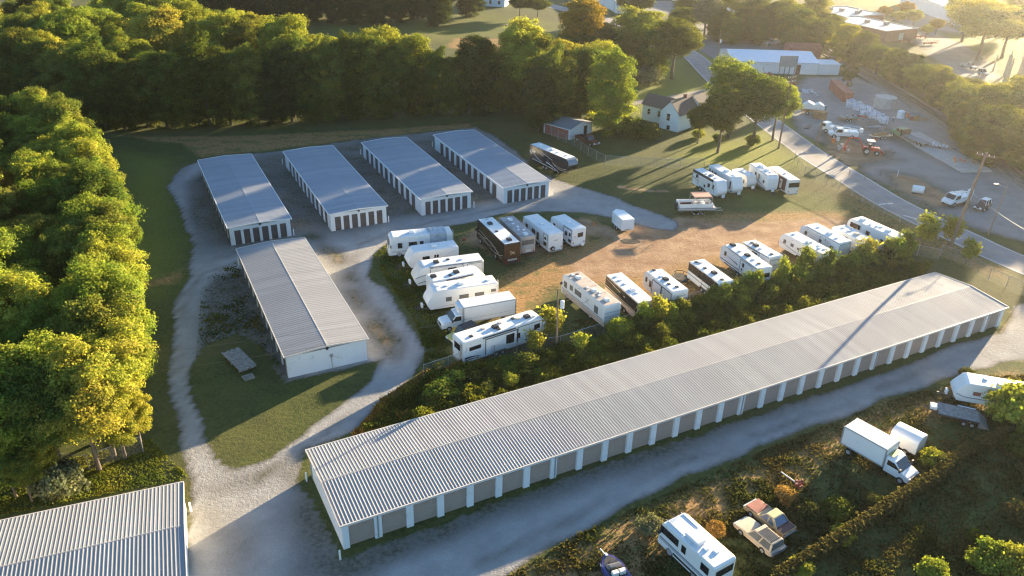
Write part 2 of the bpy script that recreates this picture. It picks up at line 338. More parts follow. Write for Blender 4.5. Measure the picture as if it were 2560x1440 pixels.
lush = np.maximum.reduce([area([(1700, 395), (1760, 330), (1830, 350), (1920, 320), (1990, 400), (1970, 420), (1780, 420)], XW, YW, 4), area([(1600, 160), (1700, 150), (1770, 230), (1740, 250), (1560, 290)], XW, YW, 5)*.8,
    area([(320, 590), (375, 590), (380, 650), (330, 660)], X, Y, 3)*.9, area([(1930, 300), (1960, 300), (2050, 370), (2020, 380)], X, Y, 1.5), area([(780, 40), (1000, 30), (1200, 30), (1400, 60), (1390, 95), (1200, 95), (1000, 110), (800, 90)], XW, YW, 6)*.3, area([(290, 380), (420, 400), (450, 620), (430, 720), (360, 760), (330, 700)], XW, YW, 3)*.5, area([(1700, 120), (1740, 130), (1830, 165), (1800, 175)], X, Y, 2), area([(1940, 95), (2000, 90), (2030, 110), (1950, 120)], X, Y, 3),
    area([(2150, 0), (2260, 0), (2240, 14), (2150, 12)], X, Y, 6), area([(2330, 100), (2420, 110), (2560, 170), (2560, 100), (2440, 70)], X, Y, 8)*.6, area([(1800, 480), (2050, 500), (2120, 540), (1900, 530)], XW, YW, 5)*.35])
# yards across the road: grey crushed stone, browner at the edges
yard2 = np.maximum.reduce([area([(1985, 330), (1960, 250), (2000, 190), (2140, 190), (2240, 230), (2420, 340), (2600, 450), (2700, 650), (2440, 575), (2270, 505), (2150, 430), (2060, 370)], XW, YW, 2.5), area([(1735, 60), (1960, 50), (2060, 120), (1990, 190), (1830, 175), (1740, 128), (1720, 90)], XW, YW, 2.5),
    area([(2240, 85), (2330, 70), (2400, 100), (2500, 160), (2510, 200), (2420, 215), (2300, 130)], XW, YW, 3), area([(2220, 45), (2300, 30), (2400, 50), (2420, 100), (2330, 75), (2250, 70)], XW, YW, 3), area([(1480, 0), (1700, 0), (1700, 40), (1560, 30), (1490, 20)], XW, YW, 4), area([(2280, 0), (2480, 0), (2400, 40), (2330, 60)], XW, YW, 3)])
zg2 = np.maximum(zg2, yard2*np.where(Y > 255, .7, .82))
ctr_l = np.maximum.reduce([lane(q_, XW, YW, .7, .45) for q_ in ([(480, 1215), (458, 1080), (448, 940), (462, 760), (500, 690), (600, 650)], [(1350, 470), (1300, 505), (1150, 543), (1000, 572), (890, 615), (888, 690), (955, 780), (1008, 870), (970, 955), (825, 1075), (690, 1170), (600, 1300)], [(1200, 1400), (1600, 1214), (1900, 1088), (2200, 966), (2500, 860)])])
zg2 = zg2*(1-.36*ctr_l*np.clip(vnoise(X, Y, 3.3, 33)*1.6-.1, 0, 1))
bare = np.maximum.reduce([area([(775, 590), (800, 600), (935, 850), (950, 900), (985, 900), (1000, 850), (930, 760), (860, 640)], XW, YW, 1.6), area([(640, 1170), (720, 1150), (770, 1130), (745, 1200), (560, 1240), (520, 1230)], XW, YW, 1.5)*.6, area([(520, 1290), (610, 1280), (620, 1440), (540, 1440)], XW, YW, 2)*.5])
zg2 = zg2*(1-.62*bare*np.clip(vnoise(X, Y, 2.7, 21)+.35, 0, 1)); dirtz = np.maximum(dirtz, bare*.62)
dirt2 = np.maximum.reduce([area([(2050, 330), (2130, 340), (2240, 400), (2120, 420), (2060, 380)], XW, YW, 3), area([(2215, 425), (2300, 440), (2440, 520), (2330, 520), (2230, 470)], XW, YW, 2.5), area([(2170, 290), (2440, 420), (2400, 430), (2140, 320)], XW, YW, 2)*.6])
zg2 = zg2*(1-.55*dirt2); dirtz = np.maximum(dirtz, dirt2*.8)
Z = np.zeros_like(X)
nx, ny = X.shape
idx = np.arange(nx*ny).reshape(nx, ny)
quads = np.stack([idx[:-1, :-1], idx[1:, :-1], idx[1:, 1:], idx[:-1, 1:]], -1).reshape(-1, 4)
zone = np.stack([zg2, dirtz, dryz, lush], -1).reshape(-1, 4).astype(np.float32)
def np_mesh(name, V, Q, attr=None, an='zone', m=None):
    me = bpy.data.meshes.new(name); k = Q.shape[1]
    me.vertices.add(len(V)); me.vertices.foreach_set('co', np.ascontiguousarray(V, np.float32).ravel())
    me.loops.add(Q.size); me.loops.foreach_set('vertex_index', np.ascontiguousarray(Q, np.int32).ravel())
    me.polygons.add(len(Q)); me.polygons.foreach_set('loop_start', np.arange(0, Q.size, k, dtype=np.int32))
    me.update(calc_edges=True)
    if attr is not None:
        a = me.color_attributes.new(an, 'FLOAT_COLOR', 'POINT'); a.data.foreach_set('color', np.ascontiguousarray(attr, np.float32).ravel())
    if m: me.materials.append(M[m])
    me.validate(); return me
V = np.stack([X, Y, Z], -1).reshape(-1, 3)
struct(put('ground', np_mesh('ground', V, quads, zone, 'zone', 'ground_cover')))
def lift(name, maskv, dz):
    sel = (maskv.reshape(-1)[quads] > .5).mean(1) > .4; q = quads[sel]; u, inv = np.unique(q, return_inverse=True)
    v = V[u].copy(); v[:, 2] += dz
    struct(put(name, np_mesh(name, v, inv.reshape(-1, 4), zone[u], 'zone', 'ground_cover')))
lift('gravel_drive', zg, .008); lift('gravel_yard', np.where(zg > .5, 0, yard2), .008)
# asphalt road, painted lines, driveway
def smooth_line(P, n=8):
    P = [Vector(p) for p in P]; out = []
    for i in range(len(P)-1):
        a, b, c, d = P[max(i-1, 0)], P[i], P[i+1], P[min(i+2, len(P)-1)]
        for k in range(n):
            t = k/n; out.append(.5*((2*b)+(c-a)*t+(2*a-5*b+4*c-d)*t*t+(3*b-a-3*c+d)*t**3))
    return out+[P[-1]]
def ribbon(name, line, off0, off1, z, m):
    mb = MB(); q = []
    for i, p in enumerate(line):
        t = (line[min(i+1, len(line)-1)]-line[max(i-1, 0)]).normalized(); n = Vector((-t.y, t.x, 0))
        q.append((p+n*off0+Vector((0, 0, z)), p+n*off1+Vector((0, 0, z))))
    for a, b in zip(q, q[1:]): mb.quad(a[0], a[1], b[1], b[0])
    o = mb.build(name, m)
    return struct(o)
road = smooth_line([(92, 84, 0), (77, 109.5, 0), (72.5, 119.2, 0), (67, 133.1, 0), (64, 146.5, 0), (61.2, 159, 0), (58.6, 178.4, 0), (55.6, 205, 0), (54.6, 231, 0), (53.2, 258, 0), (44, 292, 0), (28, 322, 0), (8, 350, 0), (-20, 385, 0)])
ribbon('road', road, -3.4, 3.4, .016, 'asphalt')
ribbon('edge_line', road, 3.0, 3.14, .022, 'road_paint'); ribbon('edge_line', road, -3.14, -3.0, .022, 'road_paint')
ribbon('centre_line', road, .06, .16, .022, 'road_yellow'); ribbon('centre_line', road, -.16, -.06, .022, 'road_yellow')
mb = MB()
for pts in ([(2197, 511), (2232, 508)], [(2285, 545), (2318, 571)], [(2295, 541), (2342, 566)], [(2258, 538), (2310, 552)], [(2385, 600), (2402, 593)]):
    a, b = g(*pts[0], .024), g(*pts[1], .024); t = (b-a).normalized()*.22; n = Vector((-t.y, t.x, 0)); mb.quad(a-n, b-n, b+n, a+n)
struct(mb.build('crossing_marking', 'road_paint'))
ribbon('driveway', smooth_line([g(1790, 222), g(1740, 232), g(1680, 243), g(1620, 252), g(1560, 262)]), -1.4, 1.4, .014, 'ballast')

# ================================================================ STORAGE BUILDINGS
def ribs(mb, half, L, z0, z1, sx, pitch=.305, rw=.045, rh=.019):
    """one slope of ribbed sheet: eave at x=sx*half, ridge at x=0, ribs every `pitch` along y"""
    prof = []; y = -L/2
    while y < L/2-pitch*.5:
        prof += [(y, 0), (y+pitch-rw*3, 0), (y+pitch-rw*2, rh), (y+pitch-rw, rh)]; y += pitch
    prof.append((L/2, 0))
    vs = []
    for yy, dz in prof: vs += [(sx*half, yy, z0+dz), (0, yy, z1+dz)]
    mb.add(vs, [(2*i, 2*i+2, 2*i+3, 2*i+1) for i in range(len(prof)-1)])
_doors = {}
def storage(label, cx, cy, yaw, W, L, eave=2.95, rise=.3, sides={}, ends={}, door='door_brown', roofm='roof_metal', lamp=True, meter=False, over=.2, downs=(), trim='white_trim'):
    b = thing('storage_building', label, 'storage building', (cx, cy, 0), R(yaw), 'self storage buildings')
    hw, hl = W/2-over, L/2-over; zt = eave-.1
    wall = MB(); D = .4
    core = [-hw, hw, -hl, hl]
    for k, i, s in (('-x', 0, 1), ('+x', 1, -1)): core[i] += s*D
    for k, i, s in (('-y', 2, 1), ('+y', 3, -1)): core[i] += s*D
    wall.box(core[0], core[1], core[2], core[3], 0, zt)
    frames = {'-x': ((-hw, hl), (0, -1), (-1, 0), 2*hl), '+x': ((hw, -hl), (0, 1), (1, 0), 2*hl), '-y': ((-hw+D, -hl), (1, 0), (0, -1), 2*hw-2*D), '+y': ((hw-D, hl), (-1, 0), (0, 1), 2*hw-2*D)}
    for k, (P, U, Nn, ln) in frames.items():
        sp = sides.get(k)
        if not sp: wall.obox(P, U, Nn, 0, ln, -D, 0, 0, zt); continue
        n, dw, dh, rec, m0, m1 = sp
        pitch = (ln-m0-m1)/n; u = 0.
        wall.obox(P, U, Nn, 0, ln, -D, 0, dh, zt)
        for i in range(n):
            a = m0+pitch*(i+.5)-dw/2; wall.obox(P, U, Nn, u, a, -D, 0, 0, dh); u = a+dw
            key = (dw, dh, door)
            if key not in _doors:
                d = MB(); nz = 9
                for q in range(nz):
                    z0 = .03+q*(dh-.06)/nz; d.box(-dw/2+.01, dw/2-.01, -.06, 0, z0, z0+(dh-.06)/nz*.9); d.box(-dw/2+.01, dw/2-.01, -.06, -.015, z0+(dh-.06)/nz*.9, z0+(dh-.06)/nz)
                _doors[key] = d.mesh('door', door)
            o = put('door', _doors[key], b); uu = a+dw/2
            o.location = (P[0]+U[0]*uu-Nn[0]*rec, P[1]+U[1]*uu-Nn[1]*rec, 0); o.rotation_euler = (0, 0, math.atan2(-Nn[0], Nn[1]))
        wall.obox(P, U, Nn, u, ln, -D, 0, 0, dh)
    for s in (-1, 1):     # gable triangles
        y = s*hl; y2 = s*(hl-.12)
        wall.prism([(-hw, zt), (hw, zt), (0, zt+rise*hw/(W/2))], y, y2)
    wall.build('wall', 'white_wall', b)
    rf = MB()
    for s in (-1, 1): ribs(rf, W/2, L, eave, eave+rise, s, .305 if L > 38 else .46)
    rf.add([(-W/2, -L/2, eave-.05), (W/2, -L/2, eave-.05), (W/2, L/2, eave-.05), (-W/2, L/2, eave-.05)], [(0, 3, 2, 1)])
    r = rf.build('roof', roofm, b)
    cap = MB().prism([(-.16, eave+rise-.012), (0, eave+rise+.02), (.16, eave+rise-.012)], -L/2-.01, L/2+.01); cap.build('ridge_cap', roofm, r)
    tr = MB()
    for s in (-1, 1):
        tr.box(s*(W/2+.002), s*(W/2+.11), -L/2-.03, L/2+.03, eave-.13, eave+.012)
        for e in (-1, 1):
            y0, y1 = e*(L/2+.005), e*(L/2+.06)
            tr.prism([(s*W/2, eave-.12), (s*W/2, eave+.06), (0, eave+rise+.07), (0, eave+rise-.12)], y0, y1)
    tr.build('roof_trim', trim, b)
    if downs:
        for k, u in downs:
            P, U, Nn, ln = frames[k]; d = MB().obox(P, U, Nn, u-.05, u+.05, .004, .09, .05, zt-.02); d.build('downspout', 'grey_metal' if trim != 'white_trim' else 'white_trim', b)
    if lamp:
        l = MB().box(-.16, .16, -hl-.2, -hl-.003, zt-.12, zt+.1); l.box(-.1, .1, -hl-.27, -hl-.2, zt-.14, zt+.02); l.build('wall_lamp', 'plastic_black', b, .02)
    if meter:
        l = MB().box(.25, .6, -hl-.12, -hl-.003, 1.55, 1.95); l.build('meter_box', 'grey_metal', b, .02); MB().cyl((.42, -hl-.06, .05), (.42, -hl-.06, 1.54), .03).build('conduit', 'grey_metal', b)
    return b
small = dict(rise=.24)
storage('white storage building with brown doors, leftmost of the four parallel rows', -45.57, 125.5, 26.9, 9.36, 33.0, sides={'-x': (11, 2.45, 2.35, .06, .3, .3), '-y': (6, .95, 2.3, .06, .05, .05)}, **small)
storage('white storage building with brown doors, second row from the woods', -31.8, 131.6, 26.9, 9.4, 32.9, sides={'-x': (10, 1.75, 2.35, .06, 2.6, 1.6), '-y': (6, .95, 2.3, .06, .05, .05)}, **small)
storage('white storage building with brown doors behind the motorhome with a tarp', -18.5, 138.5, 27.2, 9.2, 32.3, sides={'-x': (10, 1.75, 2.35, .06, 1.2, 2.6), '-y': (6, .95, 2.3, .06, .05, .05)}, **small)
storage('white storage building with brown doors beside the black fifth wheel', -5.2, 144.6, 27.2, 9.07, 32.3, sides={'-x': (10, 1.75, 2.35, .06, 2.4, 2.6), '-y': (6, .95, 2.3, .06, .05, .05)}, **small)
storage('wide storage building with blank white gable and ribbed tan-edged roof', -27.6, 90.3, 27.0, 9.56, 30.6, sides={'-x': (10, 2.4, 2.3, .1, .3, .3)}, roofm='roof_galv', meter=True, trim='trim_tan', downs=(('-x', 29.9), ('-x', .4)))
storage('very long storage building with ribbed metal roof and thirty grey roll-up doors', 22.4, 74.8, 28.07-90, 10.8, 87.7, rise=.45, sides={'+x': (30, 2.25, 2.45, .24, .25, .25)}, door='door_grey', roofm='roof_galv', lamp=False, trim='trim_tan',
        downs=(('+x', 3.1), ('+x', 20.6), ('+x', 43.65), ('+x', 64.0), ('+x', 84.2), ('-y', .15)))
yw = 21.6; cxy = Vector((-28.5, 54.2, 0)); e1 = Vector((math.cos(R(yw)), math.sin(R(yw)), 0)); e2 = Vector((e1.y, -e1.x, 0)); ctr = cxy-e1*20+e2*6
storage('ribbed-roof storage building cut off by the lower left corner of the photo', ctr.x, ctr.y, yw-90, 12.0, 40.0, rise=.45, sides={'+x': (13, 2.3, 2.4, .2, .3, .3)}, door='door_grey', roofm='roof_galv', lamp=False, trim='trim_tan')
def bollard(px, py, label):
    p = g(px, py); t = thing('bollard', label, 'bollard', p, 0, 'white guard posts at the building corners')
    MB().cyl((0, 0, 0), (0, 0, 1.05), .085, None, 12).build('post', 'white_trim', t); MB().cyl((0, 0, 1.05), (0, 0, 1.1), .085, .03, 12).build('cap', 'white_trim', t)
for px, py, l in ((735, 588, 'white bollard by the front corner of the leftmost brown-door storage row'), (972, 555, 'white bollard by the front corner of the second brown-door storage row'),
    (1185, 519, 'white bollard by the storage row behind the tarp-covered motorhome'), (1383, 489, 'white bollard by the storage row nearest the black fifth wheel'),
    (1081, 367, 'white bollard at the far end of the storage row nearest the black fifth wheel'), (902, 386, 'white bollard at the far end of the storage row behind the tarp-covered motorhome'),
    (767, 1203, 'white bollard at the back corner of the long thirty-door storage building'), (851, 1399, 'white bollard at the front left corner of the long thirty-door storage building'),
    (478, 1279, 'white bollard beside the storage building cut off at the lower left'), (597, 662, 'white bollard at the far corner of the blank-gabled storage building'), (707, 412, 'white bollard at the far end of the second brown-door storage row')):
    bollard(px, py, l)

# ================================================================ RECREATIONAL VEHICLES
_wh = {}
def wheel(parent, x, y, r=.36, w=.24, rim='rim', name='wheel'):
    k = (r, w, rim, y > 0)
    if k not in _wh:
        s = 1 if y > 0 else -1
        t = MB().cyl((0, -w/2, 0), (0, w/2, 0), r, None, 18); a = t.mesh('wheel', 'rubber', .03)
        m = MB().cyl((0, s*(w/2-.03), 0), (0, s*(w/2+.012), 0), r*.62, r*.55, 14); _wh[k] = (a, m.mesh('rim', rim))
    o = put(name, _wh[k][0], parent, (x, y, r)); put('rim', _wh[k][1], o)
    return o
def side_quad(mb, y, s, pts, t=.012):    # flat plate standing `t` proud of the side at y
    q = [(x, y-s*.01, z) for x, z in pts]+[(x, y+s*t, z) for x, z in pts]; n = len(pts)
    mb.add(q, [tuple(range(n)), tuple(range(2*n-1, n-1, -1))]+[(i, i+n, (i+1) % n+n, (i+1) % n) for i in range(n)])
def swoosh(u0, z0, u1, z1, bow, n=7):
    return [(u0+(u1-u0)*t/n, z0+(z1-z0)*t/n+bow*math.sin(math.pi*t/n)) for t in range(n+1)]
def band(mb, y, s, pts, wd, t=.014, taper=False):
    n = len(pts)
    for i, (a, b) in enumerate(zip(pts, pts[1:])):
        w0 = wd*(1-i/(n-1)*.85) if taper else wd; w1 = wd*(1-(i+1)/(n-1)*.85) if taper else wd
        side_quad(mb, y, s, [(a[0], a[1]-w0/2), (b[0], b[1]-w1/2), (b[0], b[1]+w1/2), (a[0], a[1]+w0/2)], t)
GRP = 'recreational vehicles parked on the storage lot'
def rv(kind, pf, pr, label, h=3.2, W=2.44, nose=.4, tail=.1, col='rv_white', roof='roof_white', cap=None, win=(), acs=(), vents=(), stripes=(), slides=(), frames=(), doors=(), band_low=None, band_low_h=.5,
       wheels=True, hitch=True, side=1, rear_win=None, rear=None, awning=None, ladder=False, windshield=True, cat='travel trailer', name='travel_trailer', axle=.42, group=GRP, zb=.55, glass='glass', acm='plastic_grey', spare=False, side_panel=None, wscol='glass'):
    A, B = g(*pf, h), g(*pr, h); d = (A-B); L = d.length+nose+tail; d.normalize(); c = (A+d*nose+B-d*tail)/2
    t = thing(name, label, cat, (c.x, c.y, 0), math.atan2(d.y, d.x), group); hl = L/2; hw = W/2
    X_ = lambda u: -hl+u*L
    if kind == 'trailer': pr_ = [(-hl, zb), (-hl, h-.1), (-hl+.12, h), (hl-nose, h), (hl-nose*.72, h-.12), (hl-nose*.12, zb+.48*(h-zb)), (hl, zb+.34*(h-zb)), (hl-.06, zb+.22*(h-zb)), (hl-.45, zb)]
    elif kind == 'round': pr_ = [(-hl, zb), (-hl, h-.1), (-hl+.12, h), (hl-nose-.4, h), (hl-nose*.6-.2, h-.12), (hl-nose*.25, h-.45), (hl-.02, h-1.0), (hl, zb+.35*(h-zb)), (hl-.08, zb+.2), (hl-.3, zb)]
    elif kind == 'fifth': pr_ = [(-hl, zb), (-hl, h-.1), (-hl+.12, h), (hl-nose-.2, h), (hl-nose*.55, h-.18), (hl-nose*.15, h-.65), (hl, h-1.15), (hl-.15, 1.65), (hl-.5, 1.5), (hl-2.3, 1.45), (hl-2.5, zb)]
    elif kind == 'classA': zb = .42; pr_ = [(-hl, zb), (-hl, h-.12), (-hl+.14, h), (hl-nose-.3, h), (hl-nose*.5-.1, h-.14), (hl-.22, h-.55), (hl-.04, 1.35), (hl, .8), (hl-.06, zb)]
    else: pr_ = [(-hl, zb), (-hl, h-.08), (-hl+.1, h), (hl-.1, h), (hl, h-.08), (hl, zb)]
    body = MB().prism(pr_, -hw, hw).build('body', col, t, .06)
    xr = hl-nose-.12 if kind != 'box' else hl-.15
    MB().box(-hl+.16, xr, -hw+.1, hw-.1, h-.02, h+.018).build('roof', roof, t)
    if cap:    # coloured front cap, following the nose profile just proud of the body
        mb = MB(); pts = [p for p in pr_ if p[0] > hl-nose-.6 and p[1] > zb+.3*(h-zb)]
        for a, b in zip(pts, pts[1:]):
            n = Vector((b[1]-a[1], 0, -(b[0]-a[0]))).normalized()*.012; n = -n if n.x < 0 and n.z < 0 else n
            mb.add([(a[0]+n.x, -hw+.09, a[1]+n.z), (b[0]+n.x, -hw+.09, b[1]+n.z), (b[0]+n.x, hw-.09, b[1]+n.z), (a[0]+n.x, hw-.09, a[1]+n.z)], [(0, 1, 2, 3)])
        mb.build('front_cap', cap, t)
    if band_low:
        mb = MB()
        for s in (-1, 1): side_quad(mb, s*hw, s, [(-hl+.08, zb+.02), (hl-(2.6 if kind == 'fifth' else .5), zb+.02), (hl-(2.6 if kind == 'fifth' else .35), zb+band_low_h), (-hl+.08, zb+band_low_h)])
        mb.build('skirt', band_low, t)
    if side_panel:   # (u0,u1,z0,z1,mat) colour field on both sides
        u0, u1, z0, z1, mm = side_panel; mb = MB()
        for s in (-1, 1): side_quad(mb, s*hw, s, [(X_(u0), z0), (X_(u1), z0), (X_(u1), z1), (X_(u0), z1)], .009)
        mb.build('side_panel', mm, t)
    for (u0, u1, z0, z1) in win:
        a = MB(); b_ = MB(); s = side
        side_quad(a, s*hw, s, [(X_(u0), z0), (X_(u1), z0), (X_(u1), z1), (X_(u0), z1)], .03)
        side_quad(b_, s*hw, s, [(X_(u0)+.04, z0+.04), (X_(u1)-.04, z0+.04), (X_(u1)-.04, z1-.04), (X_(u0)+.04, z1-.04)], .04)
        o = a.build('window', 'plastic_black', t); b_.build('pane', glass, o)
    for (u, z0, z1) in doors:
        a = MB(); side_quad(a, side*hw, side, [(X_(u)-.36, z0), (X_(u)+.36, z0), (X_(u)+.36, z1), (X_(u)-.36, z1)], .035); o = a.build('door', col, t)
        q = MB(); side_quad(q, side*hw, side, [(X_(u)-.16, z1-.75), (X_(u)+.16, z1-.75), (X_(u)+.16, z1-.3), (X_(u)-.16, z1-.3)], .045); q.build('pane', glass, o)
    for (u0, u1, z0, z1, mm) in slides:
        a = MB().box(X_(u0), X_(u1), side*(hw-.02), side*(hw+.07), z0, z1); o = a.build('slide_out', mm, t)
        f = MB(); y = side*(hw+.07)
        for q in ([(X_(u0), z1-.09), (X_(u1), z1-.09), (X_(u1), z1+.02), (X_(u0), z1+.02)], [(X_(u0)-.03, z0), (X_(u0)+.06, z0), (X_(u0)+.06, z1), (X_(u0)-.03, z1)], [(X_(u1)-.06, z0), (X_(u1)+.03, z0), (X_(u1)+.03, z1), (X_(u1)-.06, z1)]): side_quad(f, y, side, q, .02)
        f.build('trim', 'plastic_black', o)
    for (u0, u1, z0, z1) in frames:   # black seal round a flush slide-out or ramp
        f = MB()
        for q in ([(X_(u0), z1-.06), (X_(u1), z1-.06), (X_(u1), z1), (X_(u0), z1)], [(X_(u0), z0), (X_(u0)+.06, z0), (X_(u0)+.06, z1), (X_(u0), z1)], [(X_(u1)-.06, z0), (X_(u1), z0), (X_(u1), z1), (X_(u1)-.06, z1)]): side_quad(f, side*hw, side, q, .03)
        f.build('seal', 'plastic_black', t)
    by = {}
    for (pts, wd, mm, tp) in stripes:
        mb = by.setdefault(mm, MB())
        for s in (-1, 1): band(mb, s*hw, s, [(X_(u), z) for u, z in pts], wd*1.7, .014, tp)
    for mm, mb in by.items(): mb.build('stripe', mm, t)
    for it in acs:
        u, y = it[:2]; m_ = it[2] if len(it) > 2 else acm
        MB().frust((X_(u)-.42, X_(u)+.42, y-.36, y+.36), h+.018, (X_(u)-.3, X_(u)+.32, y-.3, y+.3), h+.31).build('air_conditioner', m_, t, .05)
    for it in vents:
        u, y = it[:2]; m_ = it[2] if len(it) > 2 else 'rv_white'
        MB().frust((X_(u)-.22, X_(u)+.22, y-.22, y+.22), h+.018, (X_(u)-.18, X_(u)+.18, y-.18, y+.18), h+.14).build('roof_vent', m_, t, .02)
    if awning is not None:
        u0, u1, mm = awning; MB().cyl((X_(u0), side*(hw+.09), h-.16), (X_(u1), side*(hw+.09), h-.16), .08, None, 10).build('awning', mm, t)
    if wheels:
        if kind == 'classA':
            for x, r in ((hl-1.5, .46), (-hl+L*.3, .46)):
                for s in (-1, 1): wheel(t, x, s*(hw-.13), r, .26)
        else:
            ch = MB().box(-hl+.2, hl-(2.6 if kind == 'fifth' else .4), -hw+.5, hw-.5, zb-.2, zb-.002); ch.build('chassis', 'steel_dark', t)
            for dx in (-.43, .43):
                for s in (-1, 1): wheel(t, X_(axle)+dx, s*(hw-.1), .36, .22)
            f = MB()
            for s in (-1, 1): side_quad(f, s*hw, s, [(X_(axle)-.95, zb+.03), (X_(axle)-.8, zb+.28), (X_(axle)+.8, zb+.28), (X_(axle)+.95, zb+.03)], .03)
            f.build('fender', 'plastic_black', t)
    if hitch and kind in ('trailer', 'round', 'box'):
        f = MB(); x = hl-.45
        for s in (-1, 1): f.cyl((x, s*.75, zb-.1), (hl+1.15, 0, zb-.1), .055, None, 6)
        f.cyl((hl+1.0, 0, 0), (hl+1.0, 0, zb+.35), .05, None, 6); f.box(hl+1.1, hl+1.35, -.07, .07, zb-.14, zb-.02); f.build('hitch', 'steel_dark', t)
        for s in (-1, 1): MB().cyl((hl+.42, s*.17, zb-.04), (hl+.42, s*.17, zb+.5), .15, None, 10).build('gas_bottle', 'rv_white', t, .03)
        for s in (-1, 1): MB().cyl((-hl+.5, s*.9, 0), (-hl+.5, s*.9, zb-.02), .045, None, 6).build('stabiliser', 'steel_dark', t)
    if kind == 'fifth':
        f = MB().cyl((hl-1.1, 0, .95), (hl-1.1, 0, 1.5), .12, None, 8); f.build('king_pin', 'steel_dark', t)
        for s in (-1, 1): MB().box(hl-2.75, hl-2.6, s*.95-.06, s*.95+.06, 0, zb+.1).build('landing_leg', 'steel_dark', t)
    if kind == 'classA' and windshield:
        a, b = (hl-.22, h-.55), (hl-.04, 1.35); mb = MB(); e = .02
        ax, bx = a[0]+e+.01, b[0]+e-.005
        for y0, y1 in ((-hw+.16, -.03), (.03, hw-.16)): mb.add([(ax, y0, a[1]-.02), (ax, y1, a[1]-.02), (bx, y1, b[1]+.12), (bx, y0, b[1]+.12)], [(0, 1, 2, 3)])
        mb.build('windshield', wscol, t)
        MB().box(hl-.03, hl+.09, -hw+.08, hw-.08, .45, .68).build('bumper', 'plastic_grey', t, .03)
        for s in (-1, 1):
            MB().box(hl-.015, hl+.025, s*.62, s*.98, .82, .98).build('headlight', 'white_trim', t)
            m_ = MB().box(hl-.35, hl-.22, s*(hw+.06), s*(hw+.3), 1.75, 2.1).cyl((hl-.28, s*(hw-.02), 2.0), (hl-.28, s*(hw+.1), 2.0), .025, None, 6); m_.build('mirror', 'plastic_black', t)
    if rear_win:
        y0, y1, z0, z1 = rear_win; a = MB().box(-hl-.03, -hl+.02, y0, y1, z0, z1); o = a.build('rear_window', 'plastic_black', t); MB().box(-hl-.04, -hl-.03, y0+.05, y1-.05, z0+.05, z1-.05).build('pane', glass, o)
    for s in (-1, 1): MB().box(-hl-.025, -hl+.01, s*(hw-.25)-.07, s*(hw-.25)+.07, zb+.28, zb+.55).build('tail_light', 'red_light', t)
    if kind != 'classA': MB().box(-hl-.14, -hl-.005, -hw+.1, hw-.1, zb-.12, zb+.02).build('bumper', 'plastic_grey', t)
    else: MB().box(-hl-.1, -hl+.02, -hw+.06, hw-.06, zb, zb+.22).build('bumper', 'plastic_black', t)
    if ladder:
        f = MB(); y = hw-.55
        for yy in (y, y+.36): f.tube([(-hl-.12, yy, zb+.5), (-hl-.12, yy, h+.25), (-hl+.1, yy, h+.02)], .022)
        for k in range(8): f.cyl((-hl-.12, y, zb+.6+k*.31), (-hl-.12, y+.36, zb+.6+k*.31), .018, None, 5)
        f.build('ladder', 'grey_metal', t)
    if spare:
        o = put('spare_wheel', MB().cyl((-hl-.03, .55, zb+.42), (-hl-.25, .55, zb+.42), .36, None, 18).mesh('spare_wheel', 'rubber', .03), t); MB().cyl((-hl-.25, .55, zb+.42), (-hl-.27, .55, zb+.42), .22, None, 12).build('rim', 'rim', o)
    if rear: rear(t, hl, hw, h, zb)
    return t, X_, hl, hw
BL = 'plastic_black'
def lines_w(*a, mm='rv_grey', wd=.05): return [(p, wd, mm, False) for p in a]
# --- stack on the left, noses toward the gravel lane
t, X_, hl, hw = rv('classA', (978, 586), (1126, 573), 'white motorhome with a grey tarp over its rear roof, parked beside the gravel lane', h=3.3, nose=.6, name='motorhome', cat='motorhome', win=((.79, .86, 1.5, 2.35), (.56, .69, 1.6, 2.35), (.46, .52, 1.65, 2.35)), acs=((.62, 0, 'rv_white'),), vents=((.3, 0), (.45, .3)),
    stripes=lines_w([(.05, 1.05), (.95, 1.05)], [(.05, .95), (.95, .92)], mm='rv_grey', wd=.04)+[(swoosh(.02, 1.9, .3, 1.5, .1), .06, 'rv_grey', True)], wscol='glass_grey', ladder=True)
mb = MB(); r_ = random.Random(3); n = 9
for sgn in (1,):
    G_ = []
    for i in range(n+1):
        u = .1+.26*i/n; row = []
        for y, z in ((-hw-.04, 2.3), (-hw-.05, 2.8), (-hw-.03, 3.32), (-.7, 3.42), (0, 3.5), (.7, 3.42), (hw+.03, 3.34), (hw+.06, 2.7), (hw+.06, 1.85+.25*math.sin(i*1.9))):
            row.append((X_(u)+r_.uniform(-.05, .05), y+math.copysign(r_.uniform(0, .08), y), z+r_.uniform(-.03, .07)))
        G_.append(row)
    for i in range(n):
        for j in range(8): mb.quad(G_[i][j], G_[i+1][j], G_[i+1][j+1], G_[i][j+1])
tp = tag(mb.build('tarp', 'tarp'), 'crumpled grey tarp draped over the rear of the motorhome', 'tarp'); tp.matrix_world = t.matrix_basis.copy()
rv('trailer', (1034, 622), (1139, 608), 'short white trailer with slanted nose and grey swirl, beside the tarp-covered motorhome', h=2.95, nose=1.15, win=((.22+.36, .3+.36+.06, 1.55, 2.1), (.40, .44, 1.7, 2.15), (.45, .49, 1.7, 2.15)), acs=((.45, 0, 'rv_white'),), vents=((.15, .4),),
    stripes=[(swoosh(.05, 2.35, .3, 1.7, .1), .05, 'rv_grey', True), (swoosh(.12, 2.45, .24, 1.8, -.1), .04, 'rv_grey', True)])
